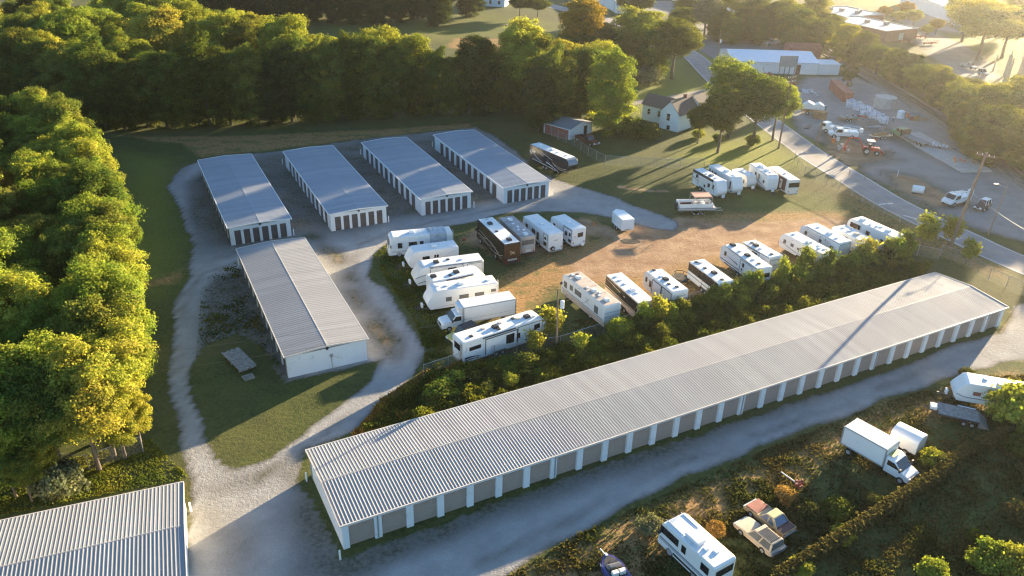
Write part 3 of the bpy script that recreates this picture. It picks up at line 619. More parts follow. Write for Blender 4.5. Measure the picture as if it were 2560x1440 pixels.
rv('trailer', (1055, 660), (1201, 641), 'white trailer with pointed grey nose cap and black-trimmed slide-outs in the left stack', h=3.2, nose=1.35, cap='rv_offwhite', acs=((.66, .1, BL),), vents=((.48, -.3, BL), (.3, .2)), frames=((.02, .24, .9, 2.95), (.3, .78, 1.1, 2.98)), win=((.4, .52, 2.2, 2.7),),
    stripes=[([(.8, 2.2), (.99, 1.7)], .05, BL, False), ([(.8, 1.2), (.95, .95)], .05, BL, False)]+lines_w([(.02, 3.1), (.8, 3.1)], mm=BL, wd=.06), awning=(.32, .74, 'rv_grey'))
rv('fifth', (1186, 672), (1073, 695), 'white fifth wheel with flat tail, squeezed between two trailers in the left stack', h=3.25, nose=1.2, tail=0, side=-1, acs=((.5, 0, BL), (.08, .1, BL)), vents=((.36, -.5, BL), (.14, .55)), awning=(.25, .75, BL), cap='rv_grey', win=((.06, .2, 2.1, 2.6),), cat='fifth wheel', name='fifth_wheel_trailer')
rv('trailer', (1086, 718), (1236, 697), 'long white trailer with four tinted windows in the left stack beside the box truck', h=3.15, nose=1.3, win=((.66, .74, 1.5, 2.1), (.42, .55, 1.6, 2.15), (.2, .33, 1.6, 2.15), (.03, .1, 1.95, 2.35), (.03, .1, 1.3, 1.7)), acs=((.5, .1, 'rv_white'),), vents=((.12, .2), (.7, .1), (.82, -.2)), glass='glass_grey',
    stripes=[(swoosh(.3, 1.05, .62, .85, .1), .06, 'rv_grey', True), (swoosh(.5, .95, .9, .75, .06), .07, 'rv_grey', True), ([(.02, .9), (.6, .9)], .03, 'rv_tan', False)], ladder=True)
t, X_, hl, hw = rv('fifth', (1335, 786), (1146, 846), 'long white fifth wheel with black swooshes and brown-tinted windows beside the overgrown fence', h=3.35, nose=1.25, side=-1, acs=((.8, -.1, BL), (.42, -.15, BL)), vents=((.13, -.4, BL), (.3, .3, 'rv_tan'), (.5, .4, 'rv_tan'), (.7, .1, 'rv_tan'), (.66, .45, BL), (.43, -.7, BL)),
    win=((.07, .2, 2.0, 2.5), (.31, .46, 1.75, 2.35), (.62, .66, 1.6, 2.3), (.83, .9, 2.1, 2.75)), slides=((.25, .62, .85, 2.95, 'rv_white'),), frames=((.63, .93, 1.0, 3.12),), awning=(.22, .6, BL), rear_win=(-.5, .75, 1.9, 2.75), ladder=False, cat='fifth wheel', name='fifth_wheel_trailer',
    stripes=[(swoosh(.02, 1.15, .2, .95, .1), .16, BL, True), (swoosh(.02, .85, .2, .75, .08), .1, BL, True), (swoosh(.72, 1.05, .95, 1.5, -.12), .09, BL, True), (swoosh(.78, 1.95, .92, 1.75, .18), .14, BL, True), (swoosh(.04, 2.6, .03, 2.0, 0), .08, BL, False)])
o = MB(); side_quad(o, -hw-.07, -1, [(X_(.49), 1.35), (X_(.585), 1.35), (X_(.585), 2.6), (X_(.49), 2.6)], .03); o.build('patio_door', 'glass', t)
f = MB()
for yy in (-hw+.12, -hw+.5): f.tube([(-hl-.1, yy, .7), (-hl-.1, yy, 3.3)], .025)
for k in range(8): f.cyl((-hl-.1, -hw+.12, .8+k*.31), (-hl-.1, -hw+.5, .8+k*.31), .02, None, 5)
f.build('ladder', 'plastic_black', t)
# --- back row, tails toward the camera
def gold(t, hl, hw, h, zb):
    mb = MB()
    for a in (swoosh(-.35, 1.9, .4, 2.45, .15), swoosh(-.4, 2.1, .45, 2.3, -.1), swoosh(-.3, 2.3, .35, 1.85, .1)):
        for p, q in zip(a, a[1:]): mb.add([(-hl-.018, p[0], p[1]-.04), (-hl-.018, q[0], q[1]-.04), (-hl-.018, q[0], q[1]+.04), (-hl-.018, p[0], p[1]+.04)], [(0, 1, 2, 3)])
    mb.build('emblem', 'rv_gold', t); MB().box(-hl-.03, -hl, -.75, .75, .95, 1.25).build('grille', 'plastic_grey', t)
rv('classA', (1213, 545), (1281, 608), 'dark brown motorhome with gold swirls and white roof', h=3.65, nose=.4, W=2.55, col='rv_brown', name='motorhome', cat='motorhome', acs=((.73, .25, BL), (.12, .0, BL)), vents=((.45, .45, BL), (.9, 0, 'rv_grey')), rear=gold,
    stripes=[(swoosh(.1, 1.0, .9, 2.2, .3), .05, 'rv_gold', False), (swoosh(.2, 1.4, .75, 1.6, .5), .045, 'rv_gold', False), (swoosh(.05, 1.7, .5, 1.0, -.35), .05, 'rv_gold', False), (swoosh(.3, 1.9, .85, 1.3, -.4), .04, 'rv_gold', False), (swoosh(.55, 1.0, .95, 1.5, .3), .045, 'rv_gold', False)])
rv('classA', (1265, 541), (1320, 591), 'drab grey-tan motorhome with grimy roof beside the dark brown motorhome', h=3.2, nose=.3, col='rv_tan', roof='roof_grey_dirty', name='motorhome', cat='motorhome', acs=((.78, 0, 'rv_white'), (.1, .1, 'rv_white')), vents=((.6, .2), (.45, 0), (.32, .4, 'rv_white'), (.28, -.4)), rear_win=(-.95, .95, 1.95, 2.65), glass='glass_grey',
    rear=lambda t, hl, hw, h, zb: (MB().box(-hl-.03, -hl, -.5, .35, .75, 1.15).build('hatch', 'rv_offwhite', t), MB().box(-hl-.02, -hl, -1.1, 1.1, 1.4, 1.8).build('panel', 'rv_grey', t)), ladder=True)
rv('trailer', (1327, 537), (1390, 583), 'white trailer with a spare wheel on its tail, beside the drab grey-tan motorhome', h=3.3, nose=.5, win=((.78, .86, 1.7, 2.4), (.5, .62, 1.6, 2.4), (.36, .44, 1.2, 2.4), (.1, .16, 2.1, 2.5), (.08, .18, 1.1, 1.7)), acs=((.5, .2, 'rv_white'),), vents=((.25, -.2), (.75, .2), (.4, .5)), spare=True, side=1,
    frames=((.05, .2, .9, 3.0),), rear=lambda t, hl, hw, h, zb: [MB().box(-hl-.02, -hl, -.3, .3, 2.1, 2.28).build('emblem', 'rv_grey', t)], stripes=[(swoosh(.2, 1.2, .75, 1.0, .1), .05, 'rv_tan', True)])
rv('trailer', (1396, 538), (1448, 571), 'white trailer with dark square tail window, nearest the small cargo trailer', h=3.2, nose=.5, win=((.75, .84, 1.7, 2.35), (.22, .32, 1.65, 2.35), (.08, .15, 1.9, 2.45), (.06, .16, .95, 1.4)), acs=((.45, .1, 'rv_white'),), vents=((.25, 0), (.7, .2)), rear_win=(-.7, .25, 1.8, 2.5),
    stripes=[(swoosh(.4, 1.3, .7, 1.1, .15), .05, 'rv_tan', True), ([(.4, 3.05), (.02, 3.05)], .05, BL, False)], frames=((.04, .4, .8, 2.95),), rear=lambda t, hl, hw, h, zb: [MB().box(-hl-.02, -hl, .65, .95, 1.9, 2.1).build('emblem', 'rv_tan', t), MB().cyl((-hl-.05, -.6, zb+.1), (-hl-.3, -.6, zb+.1), .3, None, 14).build('spare_cover', 'rv_white', t)])
# V-nosed cargo trailer
A, B = g(1541, 523, 2.35), g(1572, 549, 2.35); d = A-B; L = d.length; d.normalize(); c = (A+B)/2
t = thing('cargo_trailer', 'small plain white V-nosed cargo trailer standing alone on the gravel edge', 'cargo trailer', (c.x, c.y, 0), math.atan2(d.y, d.x)); hl = L/2; hw = 1.05
MB().prism([(-hl, -hw), (hl-.7, -hw), (hl+.15, 0), (hl-.7, hw), (-hl, hw)], .5, 2.35, 'z').build('body', 'rv_white', t, .04)
MB().box(-hl-.03, -hl, -hw+.12, hw-.12, .58, 2.2).build('rear_door', 'white_wall', t, .01); MB().box(-hl-.045, -hl-.03, -.55, .55, .62, .68).build('handle', 'steel_dark', t)
for dx in (-.4, .4):
    for s in (-1, 1): wheel(t, -.2+dx, s*(hw+.02), .33, .2)
f = MB()
for s in (-1, 1): f.box(-1.0, .6, s*(hw+.002), s*(hw+.2), .7, .74)
f.build('fender', 'white_trim', t); MB().cyl((hl-.2, 0, .45), (hl+1.0, 0, .45), .06, None, 6).cyl((hl+.8, 0, 0), (hl+.8, 0, .8), .04, None, 6).build('hitch', 'steel_dark', t)
# --- front row along the overgrown fence
rear_lines = lambda t, hl, hw, h, zb: [MB().box(-hl-.012, -hl, -hw+.1, hw-.1, z, z+.05).build('stripe', 'rv_bluegrey', t) for z in (1.1, 1.75, 2.3)]
t, X_, hl, hw = rv('classA', (1429, 681), (1532, 761), 'cream motorhome with a dirt-stained roof behind the transformer pole', h=3.35, nose=.5, roof='roof_dirty', name='motorhome', cat='motorhome', band_low='rv_tan', band_low_h=.75, win=((.86, .93, 1.6, 2.5), (.72, .79, 1.9, 2.6), (.52, .67, 1.9, 2.6), (.14, .22, 1.5, 2.5)), glass='glass_grey',
    acs=((.78, .1, 'rv_white'), (.4, .2, 'rv_white'), (.13, .15, 'rv_white')), vents=((.88, .3), (.86, -.3, 'maroon'), (.32, -.2), (.26, .3, 'rv_offwhite'), (.5, .5)), rear=rear_lines, stripes=[([(.02, 1.3), (.97, 1.3)], .07, 'rv_bluegrey', False), (swoosh(.35, 2.6, .5, 1.35, -.15), .08, 'rv_bluegrey', True), (swoosh(.42, 2.6, .33, 1.35, .1), .06, 'rv_bluegrey', True)], ladder=False)
rv('box', (1535, 684), (1616, 754), 'tan and black trailer with bright white roof, beside the cream motorhome', h=3.05, tail=.1, nose=.1, col='rv_tan', hitch=True, side_panel=(.01, .99, 1.35, 2.95, 'rv_black'), win=((.78, .86, 1.9, 2.5), (.42, .52, 1.7, 2.5), (.28, .38, 1.8, 2.5), (.08, .16, 1.7, 2.3)), acs=((.4, .1, 'rv_white'),), vents=((.88, .2), (.75, .2), (.62, .15), (.3, 0)), side=1,
    stripes=[([(.01, 1.5), (.99, 1.6)], .06, 'rv_tan', False), ([(.3, 2.2), (.99, 2.7)], .09, 'rv_tan', True)], rear=lambda t, hl, hw, h, zb: MB().box(-hl-.02, -hl, -hw+.06, hw-.06, zb+.1, 3.0).build('rear_panel', 'rv_grey', t))
rv('round', (1634, 674), (1701, 726), 'white trailer with a rounded nose and two slide-outs, next to the abandoned black trampoline frame', h=3.15, nose=.5, win=((.85, .91, 1.7, 2.4), (.7, .77, 1.4, 2.3), (.42, .6, 1.6, 2.4)), slides=((.36, .66, .95, 2.85, 'rv_white'), (.02, .34, .8, 2.85, 'rv_offwhite')), acs=((.48, .15, BL),), vents=((.9, .1, BL), (.62, .2, 'rv_white'), (.3, .45, BL), (.15, -.1, BL)),
    stripes=[(swoosh(.68, 1.25, .97, 1.05, .15), .08, 'rv_grey', True)], rear=lambda t, hl, hw, h, zb: [MB().box(-hl-.02, -hl, -.9, .5, 2.3, 2.5).build('emblem', 'rv_grey', t), MB().box(-hl-.015, -hl, -hw+.1, hw-.1, zb+.1, 2.0).build('rear_panel', 'rv_bluegrey', t)] and None)
rv('box', (1742, 650), (1815, 704), 'white trailer with a continuous black window band and black rear window', h=3.1, nose=.1, side_panel=(.01, .99, 1.75, 2.95, 'rv_black'), win=((.8, .92, 1.9, 2.6), (.6, .7, 1.9, 2.6), (.24, .42, 1.85, 2.75), (.03, .12, 1.9, 2.6)), acs=((.38, .1, BL),), vents=((.85, .1, 'rv_grey'), (.62, .4, BL), (.1, .2, BL), (.9, .5, BL)), rear_win=(-.95, .95, 1.7, 2.35), band_low='rv_white', glass='glass',
    frames=((.16, .5, 1.0, 3.0),), stripes=[([(.01, 1.2), (.99, 1.35)], .05, BL, False), ([(.3, .75), (.55, .85)], .05, BL, False)])
rv('round', (1829, 609), (1912, 669), 'long white trailer with a dark flame-shaped nose cap, in the pair facing the dirt track', h=3.25, nose=.75, cap='rv_black', win=((.82, .88, 1.75, 2.4), (.33, .38, 2.0, 2.6), (.36, .39, 1.4, 1.7), (.05, .11, 1.7, 2.4)), acs=((.85, .2, BL), (.45, .15, BL)), vents=((.62, .4, 'rv_grey'), (.15, .1, BL), (.3, .1)), rear_win=(-.95, .9, 1.75, 2.4), frames=((.13, .44, .8, 2.95),),
    stripes=[([(.45, 1.15), (.98, 1.0)], .06, BL, False), (swoosh(.5, 1.75, .78, 1.9, .05), .1, BL, True), (swoosh(.13, .75, .03, .95, -.05), .1, BL, False), ([(.45, .75), (.85, .7)], .08, BL, False), ([(.02, 3.12), (.85, 3.12)], .05, BL, False)])
rv('box', (1872, 602), (1940, 641), 'white trailer with a large framed rear ramp, far one of the dirt-track pair', h=3.2, nose=.1, win=((.42, .6, 2.3, 2.8), (.2, .24, 2.0, 2.5)), acs=((.68, .25, BL),), vents=((.85, .1, BL), (.15, .1, BL), (.5, .3)), frames=((.35, .97, .9, 3.05),), stripes=[(swoosh(.05, 1.0, .3, 2.5, .3), .05, BL, False), ([(.02, 3.12), (.98, 3.12)], .05, BL, False)],
    rear=lambda t, hl, hw, h, zb: [[MB().box(-hl-.02, -hl, y0, y1, z0, z1).build('ramp_seal', BL, t) for y0, y1, z0, z1 in ((-1.0, 1.0, 2.7, 2.76), (-1.0, 1.0, .95, 1.01), (-1.0, -.94, 1.01, 2.7), (.94, 1.0, 1.01, 2.7))], MB().box(-hl-.02, -hl, -.3, .3, 1.75, 2.0).build('emblem', 'rv_grey', t)])
# --- right-hand row
rv('round', (1977, 581), (2066, 629), 'old white trailer with sloping nose and tail and vines climbing its side', h=2.95, nose=.8, tail=.5, col='rv_white', win=((.84, .9, 1.5, 2.1), (.65, .72, 1.6, 2.1), (.52, .56, 1.6, 1.95), (.34, .38, 1.4, 2.1)), acs=((.45, .1, 'rv_white'),), vents=((.82, .1), (.2, .2), (.28, -.4), (.14, -.3)), stripes=[([(.03, 1.0), (.6, 1.05), (.98, 1.5)], .05, 'rv_bluegrey', False), ([(.03, .8), (.5, .85)], .03, 'rv_tan', False)], axle=.45, glass='glass_grey')
rv('round', (2029, 560), (2114, 605), 'white and blue-grey toy hauler with square rear ramp, second in the right-hand row', h=3.2, nose=1.0, col='rv_white', side_panel=(.22, .86, .75, 2.85, 'rv_offwhite'), win=((.8, .86, 1.8, 2.35), (.42, .48, 1.8, 2.3), (.12, .2, 1.5, 2.2), (.46, .47, 2.5, 2.7), (.33, .34, 2.4, 2.8)), acs=((.4, .1, 'rv_white'),), vents=((.7, 0), (.2, .2)), stripes=[([(.01, 3.05), (.85, 3.05)], .05, 'rv_bluegrey', False), ([(.2, .7), (.2, .72), (.22, 2.6)], .05, 'rv_bluegrey', False)],
    rear=lambda t, hl, hw, h, zb: [MB().box(-hl-.02, -hl, y0, y1, z0, z1).build('ramp_seal', 'rv_bluegrey', t) for y0, y1, z0, z1 in ((-1.1, 1.1, 2.85, 2.92), (-1.1, -1.03, .7, 2.85), (1.03, 1.1, .7, 2.85))])
rv('trailer', (2098, 564), (2179, 605), 'white trailer with a dark air conditioner, third in the right-hand row', h=3.05, nose=.5, win=((.25, .3, 1.0, 1.4), (.17, .2, 1.0, 1.3), (.48, .56, 2.3, 2.5)), acs=((.42, .1, 'rv_tan'),), vents=((.62, .2, 'rv_grey'), (.8, .1), (.2, .2)), stripes=[(swoosh(.1, 1.4, .45, 1.5, .2), .05, 'rv_grey', True), (swoosh(.1, 1.2, .4, 1.2, .12), .04, 'rv_grey', True)])
rv('fifth', (2142, 543), (2256, 593), 'large white fifth wheel with brown forward windows, last in the right-hand row by the road', h=3.5, nose=.6, cat='fifth wheel', name='fifth_wheel_trailer', win=((.72, .93, 2.2, 3.0), (.52, .6, 1.9, 2.7), (.24, .3, 1.6, 2.4), (.12, .19, 2.0, 2.2)), acs=((.28, .1, 'rv_white'), (.8, .1, 'rv_white')), vents=((.5, .2), (.45, -.2), (.6, .5)), stripes=[(swoosh(.02, 1.4, .5, 1.6, .1), .05, 'rv_bluegrey', True), (swoosh(.4, 1.3, .8, 1.9, -.1), .05, 'rv_bluegrey', True), ([(.03, 1.9), (.12, 1.9)], .04, BL, False), ([(.03, 2.1), (.1, 2.1)], .04, BL, False)], glass='glass')
# --- upper right row, noses toward the camera
rv('trailer', (1802, 452), (1746, 421), 'white and grey trailer with dark upper edge and striped nose, just behind the pontoon boat', W=2.15, h=3.2, nose=.9, side=-1, col='rv_white', side_panel=(.01, .8, .9, 2.6, 'rv_offwhite'), win=((.15, .22, 2.0, 2.6), (.48, .54, 1.1, 1.6), (.62, .7, 1.5, 2.2), (.8, .85, 1.6, 2.4)), acs=((.52, .1, 'rv_grey'),), vents=((.4, -.3), (.55, -.5, BL), (.7, 0)),
    stripes=[([(.01, 3.0), (.8, 3.0)], .28, BL, False), ([(.78, 2.9), (.9, .7)], .1, BL, False), ([(.02, 1.9), (.3, 1.5)], .05, BL, False)], frames=((.02, .25, .9, 2.7),))
rv('trailer', (1842, 443), (1785, 411), 'tall plain white trailer with white propane cover, second in the row behind the pontoon boat', W=2.15, h=3.3, nose=.9, side=-1, win=((.05, .1, 2.3, 2.8), (.15, .2, 2.2, 2.7), (.25, .35, 2.2, 2.6), (.86, .9, 1.2, 2.6)), acs=((.5, 0, 'rv_white'),), vents=((.75, .1), (.85, -.3)), stripes=[([(.9, .9), (.98, .9)], .2, 'rv_bluegrey', False)])
rv('trailer', (1877, 438), (1843, 421), 'short low grey-white hybrid trailer between two taller white trailers', W=2.15, h=2.7, nose=.7, side=-1, col='rv_offwhite', roof='roof_white', acs=((.5, 0, 'rv_white'),), vents=((.75, .2), (.3, -.2)), win=((.75, .8, 1.2, 1.8),), stripes=[(swoosh(.7, 1.9, .98, 1.2, .15), .05, 'rv_bluegrey', True)], cap='rv_offwhite')
rv('round', (1933, 438), (1888, 407), 'white trailer with curved stripes and flat dark-based front, beside the brown-sided trailer', W=2.15, h=3.35, nose=.4, side=-1, win=((.35, .42, 2.0, 2.5), (.52, .58, 1.8, 2.6), (.78, .85, 1.6, 2.1)), acs=((.6, .1, 'rv_white'), (.3, .1, 'rv_white')), vents=((.45, 0), (.75, .2)), stripes=[(swoosh(.3, 1.9, .98, 1.0, -.2), .05, 'rv_bluegrey', False), (swoosh(.4, 1.6, .98, .85, -.15), .04, 'rv_bluegrey', False), ([(.02, 3.2), (.9, 3.2)], .04, 'rv_bluegrey', False)], band_low='rv_bluegrey', band_low_h=.25)
rv('box', (1934, 416), (1987, 450), 'brown-sided trailer with white roof and wide dark window, last of the row behind the boat', W=2.15, h=3.1, nose=.1, side=1, col='rv_offwhite', side_panel=(.12, .99, .75, 2.95, 'maroon'), rear_win=(-1.05, 1.05, 1.75, 2.6), vents=((.45, 0, 'rv_grey'),), frames=((.2, .45, .9, 2.7),), doors=((.33, .8, 2.5),), hitch=False)
# black fifth wheel by the fence
rv('fifth', (1427, 395), (1337, 358), 'black toy hauler with white swooshes parked alone on the grass edge by the storage rows', h=3.7, nose=.8, side=-1, col='rv_black', acs=((.45, .1, 'rv_white'), (.15, .1, 'rv_white')), vents=((.6, 0), (.3, .2), (.8, .1)), cat='fifth wheel', name='fifth_wheel_trailer',
    stripes=[([(.03, 3.5), (.03, 2.4), (.045, 2.3), (.045, 2.2), (.06, 2.0)], .25, 'rv_white', False), (swoosh(.06, 2.9, .35, 1.3, -.4), .14, 'rv_white', True), (swoosh(.08, 1.1, .7, .7, .05), .06, 'rv_white', False), (swoosh(.3, 2.6, .55, 1.6, .25), .08, 'rv_grey', True), (swoosh(.45, 1.6, .78, .6, .1), .12, 'rv_white', True), (swoosh(.6, 2.0, .95, 1.7, -.3), .05, 'rv_gold', False), (swoosh(.62, 1.8, .96, 1.4, -.35), .04, 'rv_grey', False), ([(.3, 3.2), (.6, 2.4)], .05, 'rv_grey', False)], win=((.12, .18, 2.4, 3.0), (.38, .5, 2.1, 2.7)), cap='rv_bluegrey')
# lower right: motorhome in the weeds
t, X_, hl, hw = rv('classA', (1687, 1293), (1812, 1406), 'white motorhome with black window band parked in the weeds beside the rusty cars', h=3.0, nose=.45, name='motorhome', cat='motorhome', win=((.63, .97, 1.85, 2.6), (.49, .57, 1.75, 2.5), (.08, .22, 1.8, 2.55)), rear_win=(-1.0, .95, 1.75, 2.5), vents=((.42, .1), (.3, .3), (.2, -.2)), stripes=[([(.02, 1.3), (.97, 1.3)], .1, 'rv_bluegrey', False), ([(.02, 1.1), (.97, 1.1)], .05, 'rv_bluegrey', False), ([(.1, .75), (.7, .75)], .14, BL, False)], ladder=False, wscol='glass')
MB().box(X_(.5)-.8, X_(.5)+.8, -.25, .75, 3.02, 3.28).build('roof_box', 'rv_white', t, .1); MB().box(X_(.62), X_(.95), -.85, -.8, 3.02, 3.07).box(X_(.62), X_(.95), .8, .85, 3.02, 3.07).build('roof_rail', 'rv_offwhite', t)
# right edge trailer
rv('trailer', (2422, 945), (2660, 985), 'old white trailer with angular nose and small brown windows, cut off by the right edge', h=2.9, nose=1.3, win=((.86-.1, .93-.1, 1.55, 2.0), (.5, .58, 1.55, 2.0)), acs=((.46, .2, 'rv_white'),), vents=((.6, .3, 'rv_grey'), (.36, .4), (.72, -.3)), stripes=[([(.02, 1.15), (.9, 1.15), (.98, 1.45)], .06, 'rv_bluegrey', False)], glass='rust_red', group=None)

# ================================================================ TRUCKS, CARS, BOATS
def box_truck(pf, pr, h, label, style, L_cab=2.0, W=2.3):
    A, B = g(*pf, h), g(*pr, h); d = A-B; L = d.length; d.normalize(); c = (A+B)/2
    t = thing('box_truck', label, 'box truck', (c.x, c.y, 0), math.atan2(d.y, d.x)); hl = L/2; hw = W/2; F = hl
    MB().box(-hl, hl, -hw, hw, .85, h).build('cargo_box', 'rv_white', t, .03)
    MB().box(-hl+.06, hl-.06, -hw+.06, hw-.06, h-.01, h+.012).build('roof', 'roof_white', t)
    e = MB()
    for s in (-1, 1):
        for x in (-hl, hl): e.box(x-.07, x+.07, s*(hw-.04), s*(hw+.025), .9, h-.03)
        e.box(-hl+.07, hl-.07, s*hw, s*(hw+.02), h-.12, h-.03); e.box(-hl+.07, hl-.07, s*hw, s*(hw+.02), .9, 1.0)
    e.build('corner_trim', 'grey_metal', t)
    MB().box(-hl-.03, -hl-.002, -hw+.12, hw-.12, .95, h-.15).build('rear_door', 'white_wall', t)
    cw = 1.0
    if style == 'van':     # sloping one-box nose
        MB().prism([(F+.03, .45), (F+.03, 2.15), (F+.5, 2.2), (F+1.0, 2.0), (F+1.75, 1.25), (F+2.5, 1.02), (F+2.62, .8), (F+2.62, .45)], -cw, cw).build('cab', 'rv_white', t, .1, seg=3); fr, ws = F+2.62, ((F+1.0, 2.0), (F+1.75, 1.25))
    else:
        MB().prism([(F+.03, .5), (F+.03, 2.15), (F+.75, 2.15), (F+1.0, 2.05), (F+1.55, 1.38), (F+2.6, 1.2), (F+2.75, 1.0), (F+2.75, .5)], -cw, cw).build('cab', 'rv_white', t, .08, seg=3); fr, ws = F+2.75, ((F+1.0, 2.05), (F+1.55, 1.38))
        MB().box(F+.05, F+.5, -.8, .8, 2.16, h-.1).frust((F+.03, F+.1, -.8, .8), 2.3, (F+.03, F+.05, -1, 1), h-.05).build('fairing', 'rv_white', t, .05)
    (x0, z0), (x1, z1) = ws; n = Vector((z0-z1, 0, x1-x0)).normalized()*.035
    MB().add([(x0+n.x, -cw+.1, z0+n.z-.04), (x0+n.x, cw-.1, z0+n.z-.04), (x1+n.x, cw-.08, z1+n.z+.03), (x1+n.x, -cw+.08, z1+n.z+.03)], [(0, 1, 2, 3)]).build('windshield', 'glass', t)
    for s in (-1, 1):
        q = MB(); side_quad(q, s*cw, s, [(F+.28, 1.35), (x1-.15, 1.35), (x0-.02, z0-.12), (F+.28, z0-.1)], .012); q.build('window', 'glass', t)
        MB().box(x1-.15, x1, s*(cw+.05), s*(cw+.3), 1.35, 1.7).build('mirror', 'plastic_black', t)
        MB().box(fr-.05, fr+.02, s*.62, s*.92, .78, .98).build('headlight', 'white_trim', t)
        wheel(t, F+1.85, s*(cw-.1), .38, .24); wheel(t, -hl+L*.22, s*(hw-.14), .38, .34)
    MB().box(fr-.06, fr+.1, -.95, .95, .42, .66).build('bumper', 'plastic_black' if style == 'van' else 'grey_metal', t, .03)
    MB().box(fr-.02, fr+.03, -.5, .5, .72, .98).build('grille', 'plastic_black', t)
    MB().box(-hl, F+.6, -.45, .45, .5, .84).build('chassis', 'steel_dark', t)
    return t, hl
box_truck((1152, 759), (1281, 737), 3.15, 'white box truck with hooded cab in the left stack beside the long fifth wheel', 'hood')
t, hl = box_truck((2234, 1113), (2128, 1055), 3.0, 'white box truck with yellowed cab roof in the lower right weeds', 'van')
MB().box(hl+.12, hl+.62, -.7, .7, 2.235, 2.25).build('cab_roof_panel', 'yellow_green', t)

def place(pf, pr, z):
    A, B = g(*pf, z), g(*pr, z); d = A-B; L = d.length; d.normalize(); c = (A+B)/2
    return (c.x, c.y, 0), math.atan2(d.y, d.x), L
def car(label, cat, name, pf, pr, style, paint, z=.7, cabin=None, group=None, L=None, W=1.85, H_=1.45, trunk=None, hood=None, glass='glass', wheels=True, bumper='grey_metal', old=False):
    loc, rz, L0 = place(pf, pr, z); L = L or L0
    t = thing(name, label, cat, loc, rz, group); hl = L/2; hw = W/2; zb = .28; zw = .88 if style in ('pickup', 'suv') else .8
    if style in ('pickup', 'suv'): zb, zw = .42, 1.05
    cab = cabin or paint
    lo = [(-hl, zb+.1), (-hl, zw-.05), (-hl+.12, zw), (hl-1.2, zw), (hl-.15, zw-.12), (hl, zw-.3), (hl, zb+.1), (hl-.2, zb), (-hl+.2, zb)]
    if style == 'pickup':
        MB().prism([(-hl*.06, zb), (-hl*.06, zw), (hl-1.3, zw), (hl-.15, zw-.1), (hl, zw-.3), (hl, zb)], -hw, hw).build('body', paint, t, .09)
        b = MB(); x1 = -hl*.06-.03
        for s in (-1, 1): b.box(-hl, x1, s*hw, s*(hw-.1), zb, zw)
        b.box(-hl, -hl+.1, -hw+.1, hw-.1, zb, zw); b.box(-hl+.1, x1, -hw+.1, hw-.1, zb, zb+.2); b.box(x1-.08, x1, -hw+.1, hw-.1, zb+.2, zw); b.build('bed', paint, t, .02)
        c0, c1, top = -hl*.05, hl*.42, 1.85
    elif style == 'suv': MB().prism(lo, -hw, hw).build('body', paint, t, .09); c0, c1, top = -hl+.1, hl*.36, 1.85
    elif style == 'wagon': MB().prism(lo, -hw, hw).build('body', paint, t, .09); c0, c1, top = -hl+.18, hl*.30, 1.42
    else: MB().prism(lo, -hw, hw).build('body', paint, t, .09); c0, c1, top = -hl*.62, hl*.22, 1.36
    slope_r = .12 if style != 'sedan' else .55
    g_ = MB().frust((c0, c1, -hw+.08, hw-.08), zw-.01, (c0+slope_r, c1-.55, -hw+.26, hw-.26), top); g_.build('cabin_glass', glass, t)
    MB().frust((c0+slope_r-.06, c1-.5, -hw+.22, hw-.22), top-.015, (c0+slope_r+.03, c1-.6, -hw+.3, hw-.3), top+.05).build('roof', cab, t, .02)
    p = MB()
    def lerp(k, s): return (k*(top-zw)+zw)
    def pillar(xa, xb, wd=.06):
        for s in (-1, 1):
            y0, y1 = s*(hw-.07), s*(hw-.25)
            p.add([(xa-wd, y0, zw), (xa+wd, y0, zw), (xb+wd, y1, top), (xb-wd, y1, top), (xa-wd, y0-s*.05, zw), (xa+wd, y0-s*.05, zw), (xb+wd, y1-s*.05, top), (xb-wd, y1-s*.05, top)], [(0, 1, 2, 3), (0, 4, 5, 1), (3, 2, 6, 7), (0, 3, 7, 4), (1, 5, 6, 2)])
    pillar(c1-.05, c1-.58); pillar(c0+.08, c0+slope_r+.02, .09 if style != 'sedan' else .16); pillar((c0+c1)/2, (c0+slope_r+c1-.55)/2)
    p.build('pillar', cab, t)
    if hood: MB().box(hl-1.5, hl-.2, -hw+.12, hw-.12, zw-.11, zw+.012).build('hood', hood, t, .02)
    if trunk: MB().box(-hl+.08, -hl*.6, -hw+.1, hw-.1, zw-.05, zw+.014).build('trunk_lid', trunk, t, .02)
    for x in (-hl+.95, hl-.95):
        for s in (-1, 1):
            if wheels: wheel(t, x, s*(hw-.09), .33 if zw < 1 else .4, .22)
    MB().box(hl-.05, hl+.09, -hw+.06, hw-.06, zb+.12, zb+.28).build('bumper', bumper, t, .03); MB().box(-hl-.09, -hl+.05, -hw+.06, hw-.06, zb+.12, zb+.28).build('bumper', bumper, t, .03)
    for s in (-1, 1):
        MB().box(hl-.06, hl+.015, s*(hw-.5), s*(hw-.12), zw-.36, zw-.18).build('headlight', 'white_trim', t); MB().box(-hl-.02, -hl+.05, s*(hw-.3), s*(hw-.08), zw-.35, zw-.12).build('tail_light', 'red_light', t)
    return t, hl, hw, zw, top, c0, c1
t, hl, hw, zw, top, c0, c1 = car('rusting cream station wagon with a roof rack in the lower right weeds', 'station wagon', 'station_wagon', (1852, 1296), (1947, 1375), 'wagon', 'rust_cream', z=.75, glass='glass_grey')
f = MB()
for k in range(9): f.box(c0+.3, c0+1.75, -.6+k*.15, -.57+k*.15, top+.07, top+.1)
for x in (c0+.3, c0+1.72): f.box(x, x+.05, -.66, .66, top+.05, top+.07)
f.build('roof_rack', 'steel_dark', t); MB().box(-hl-.1, -hl-.02, -hw, hw, .62, .8).build('tailgate_trim', 'rv_bluegrey', t)
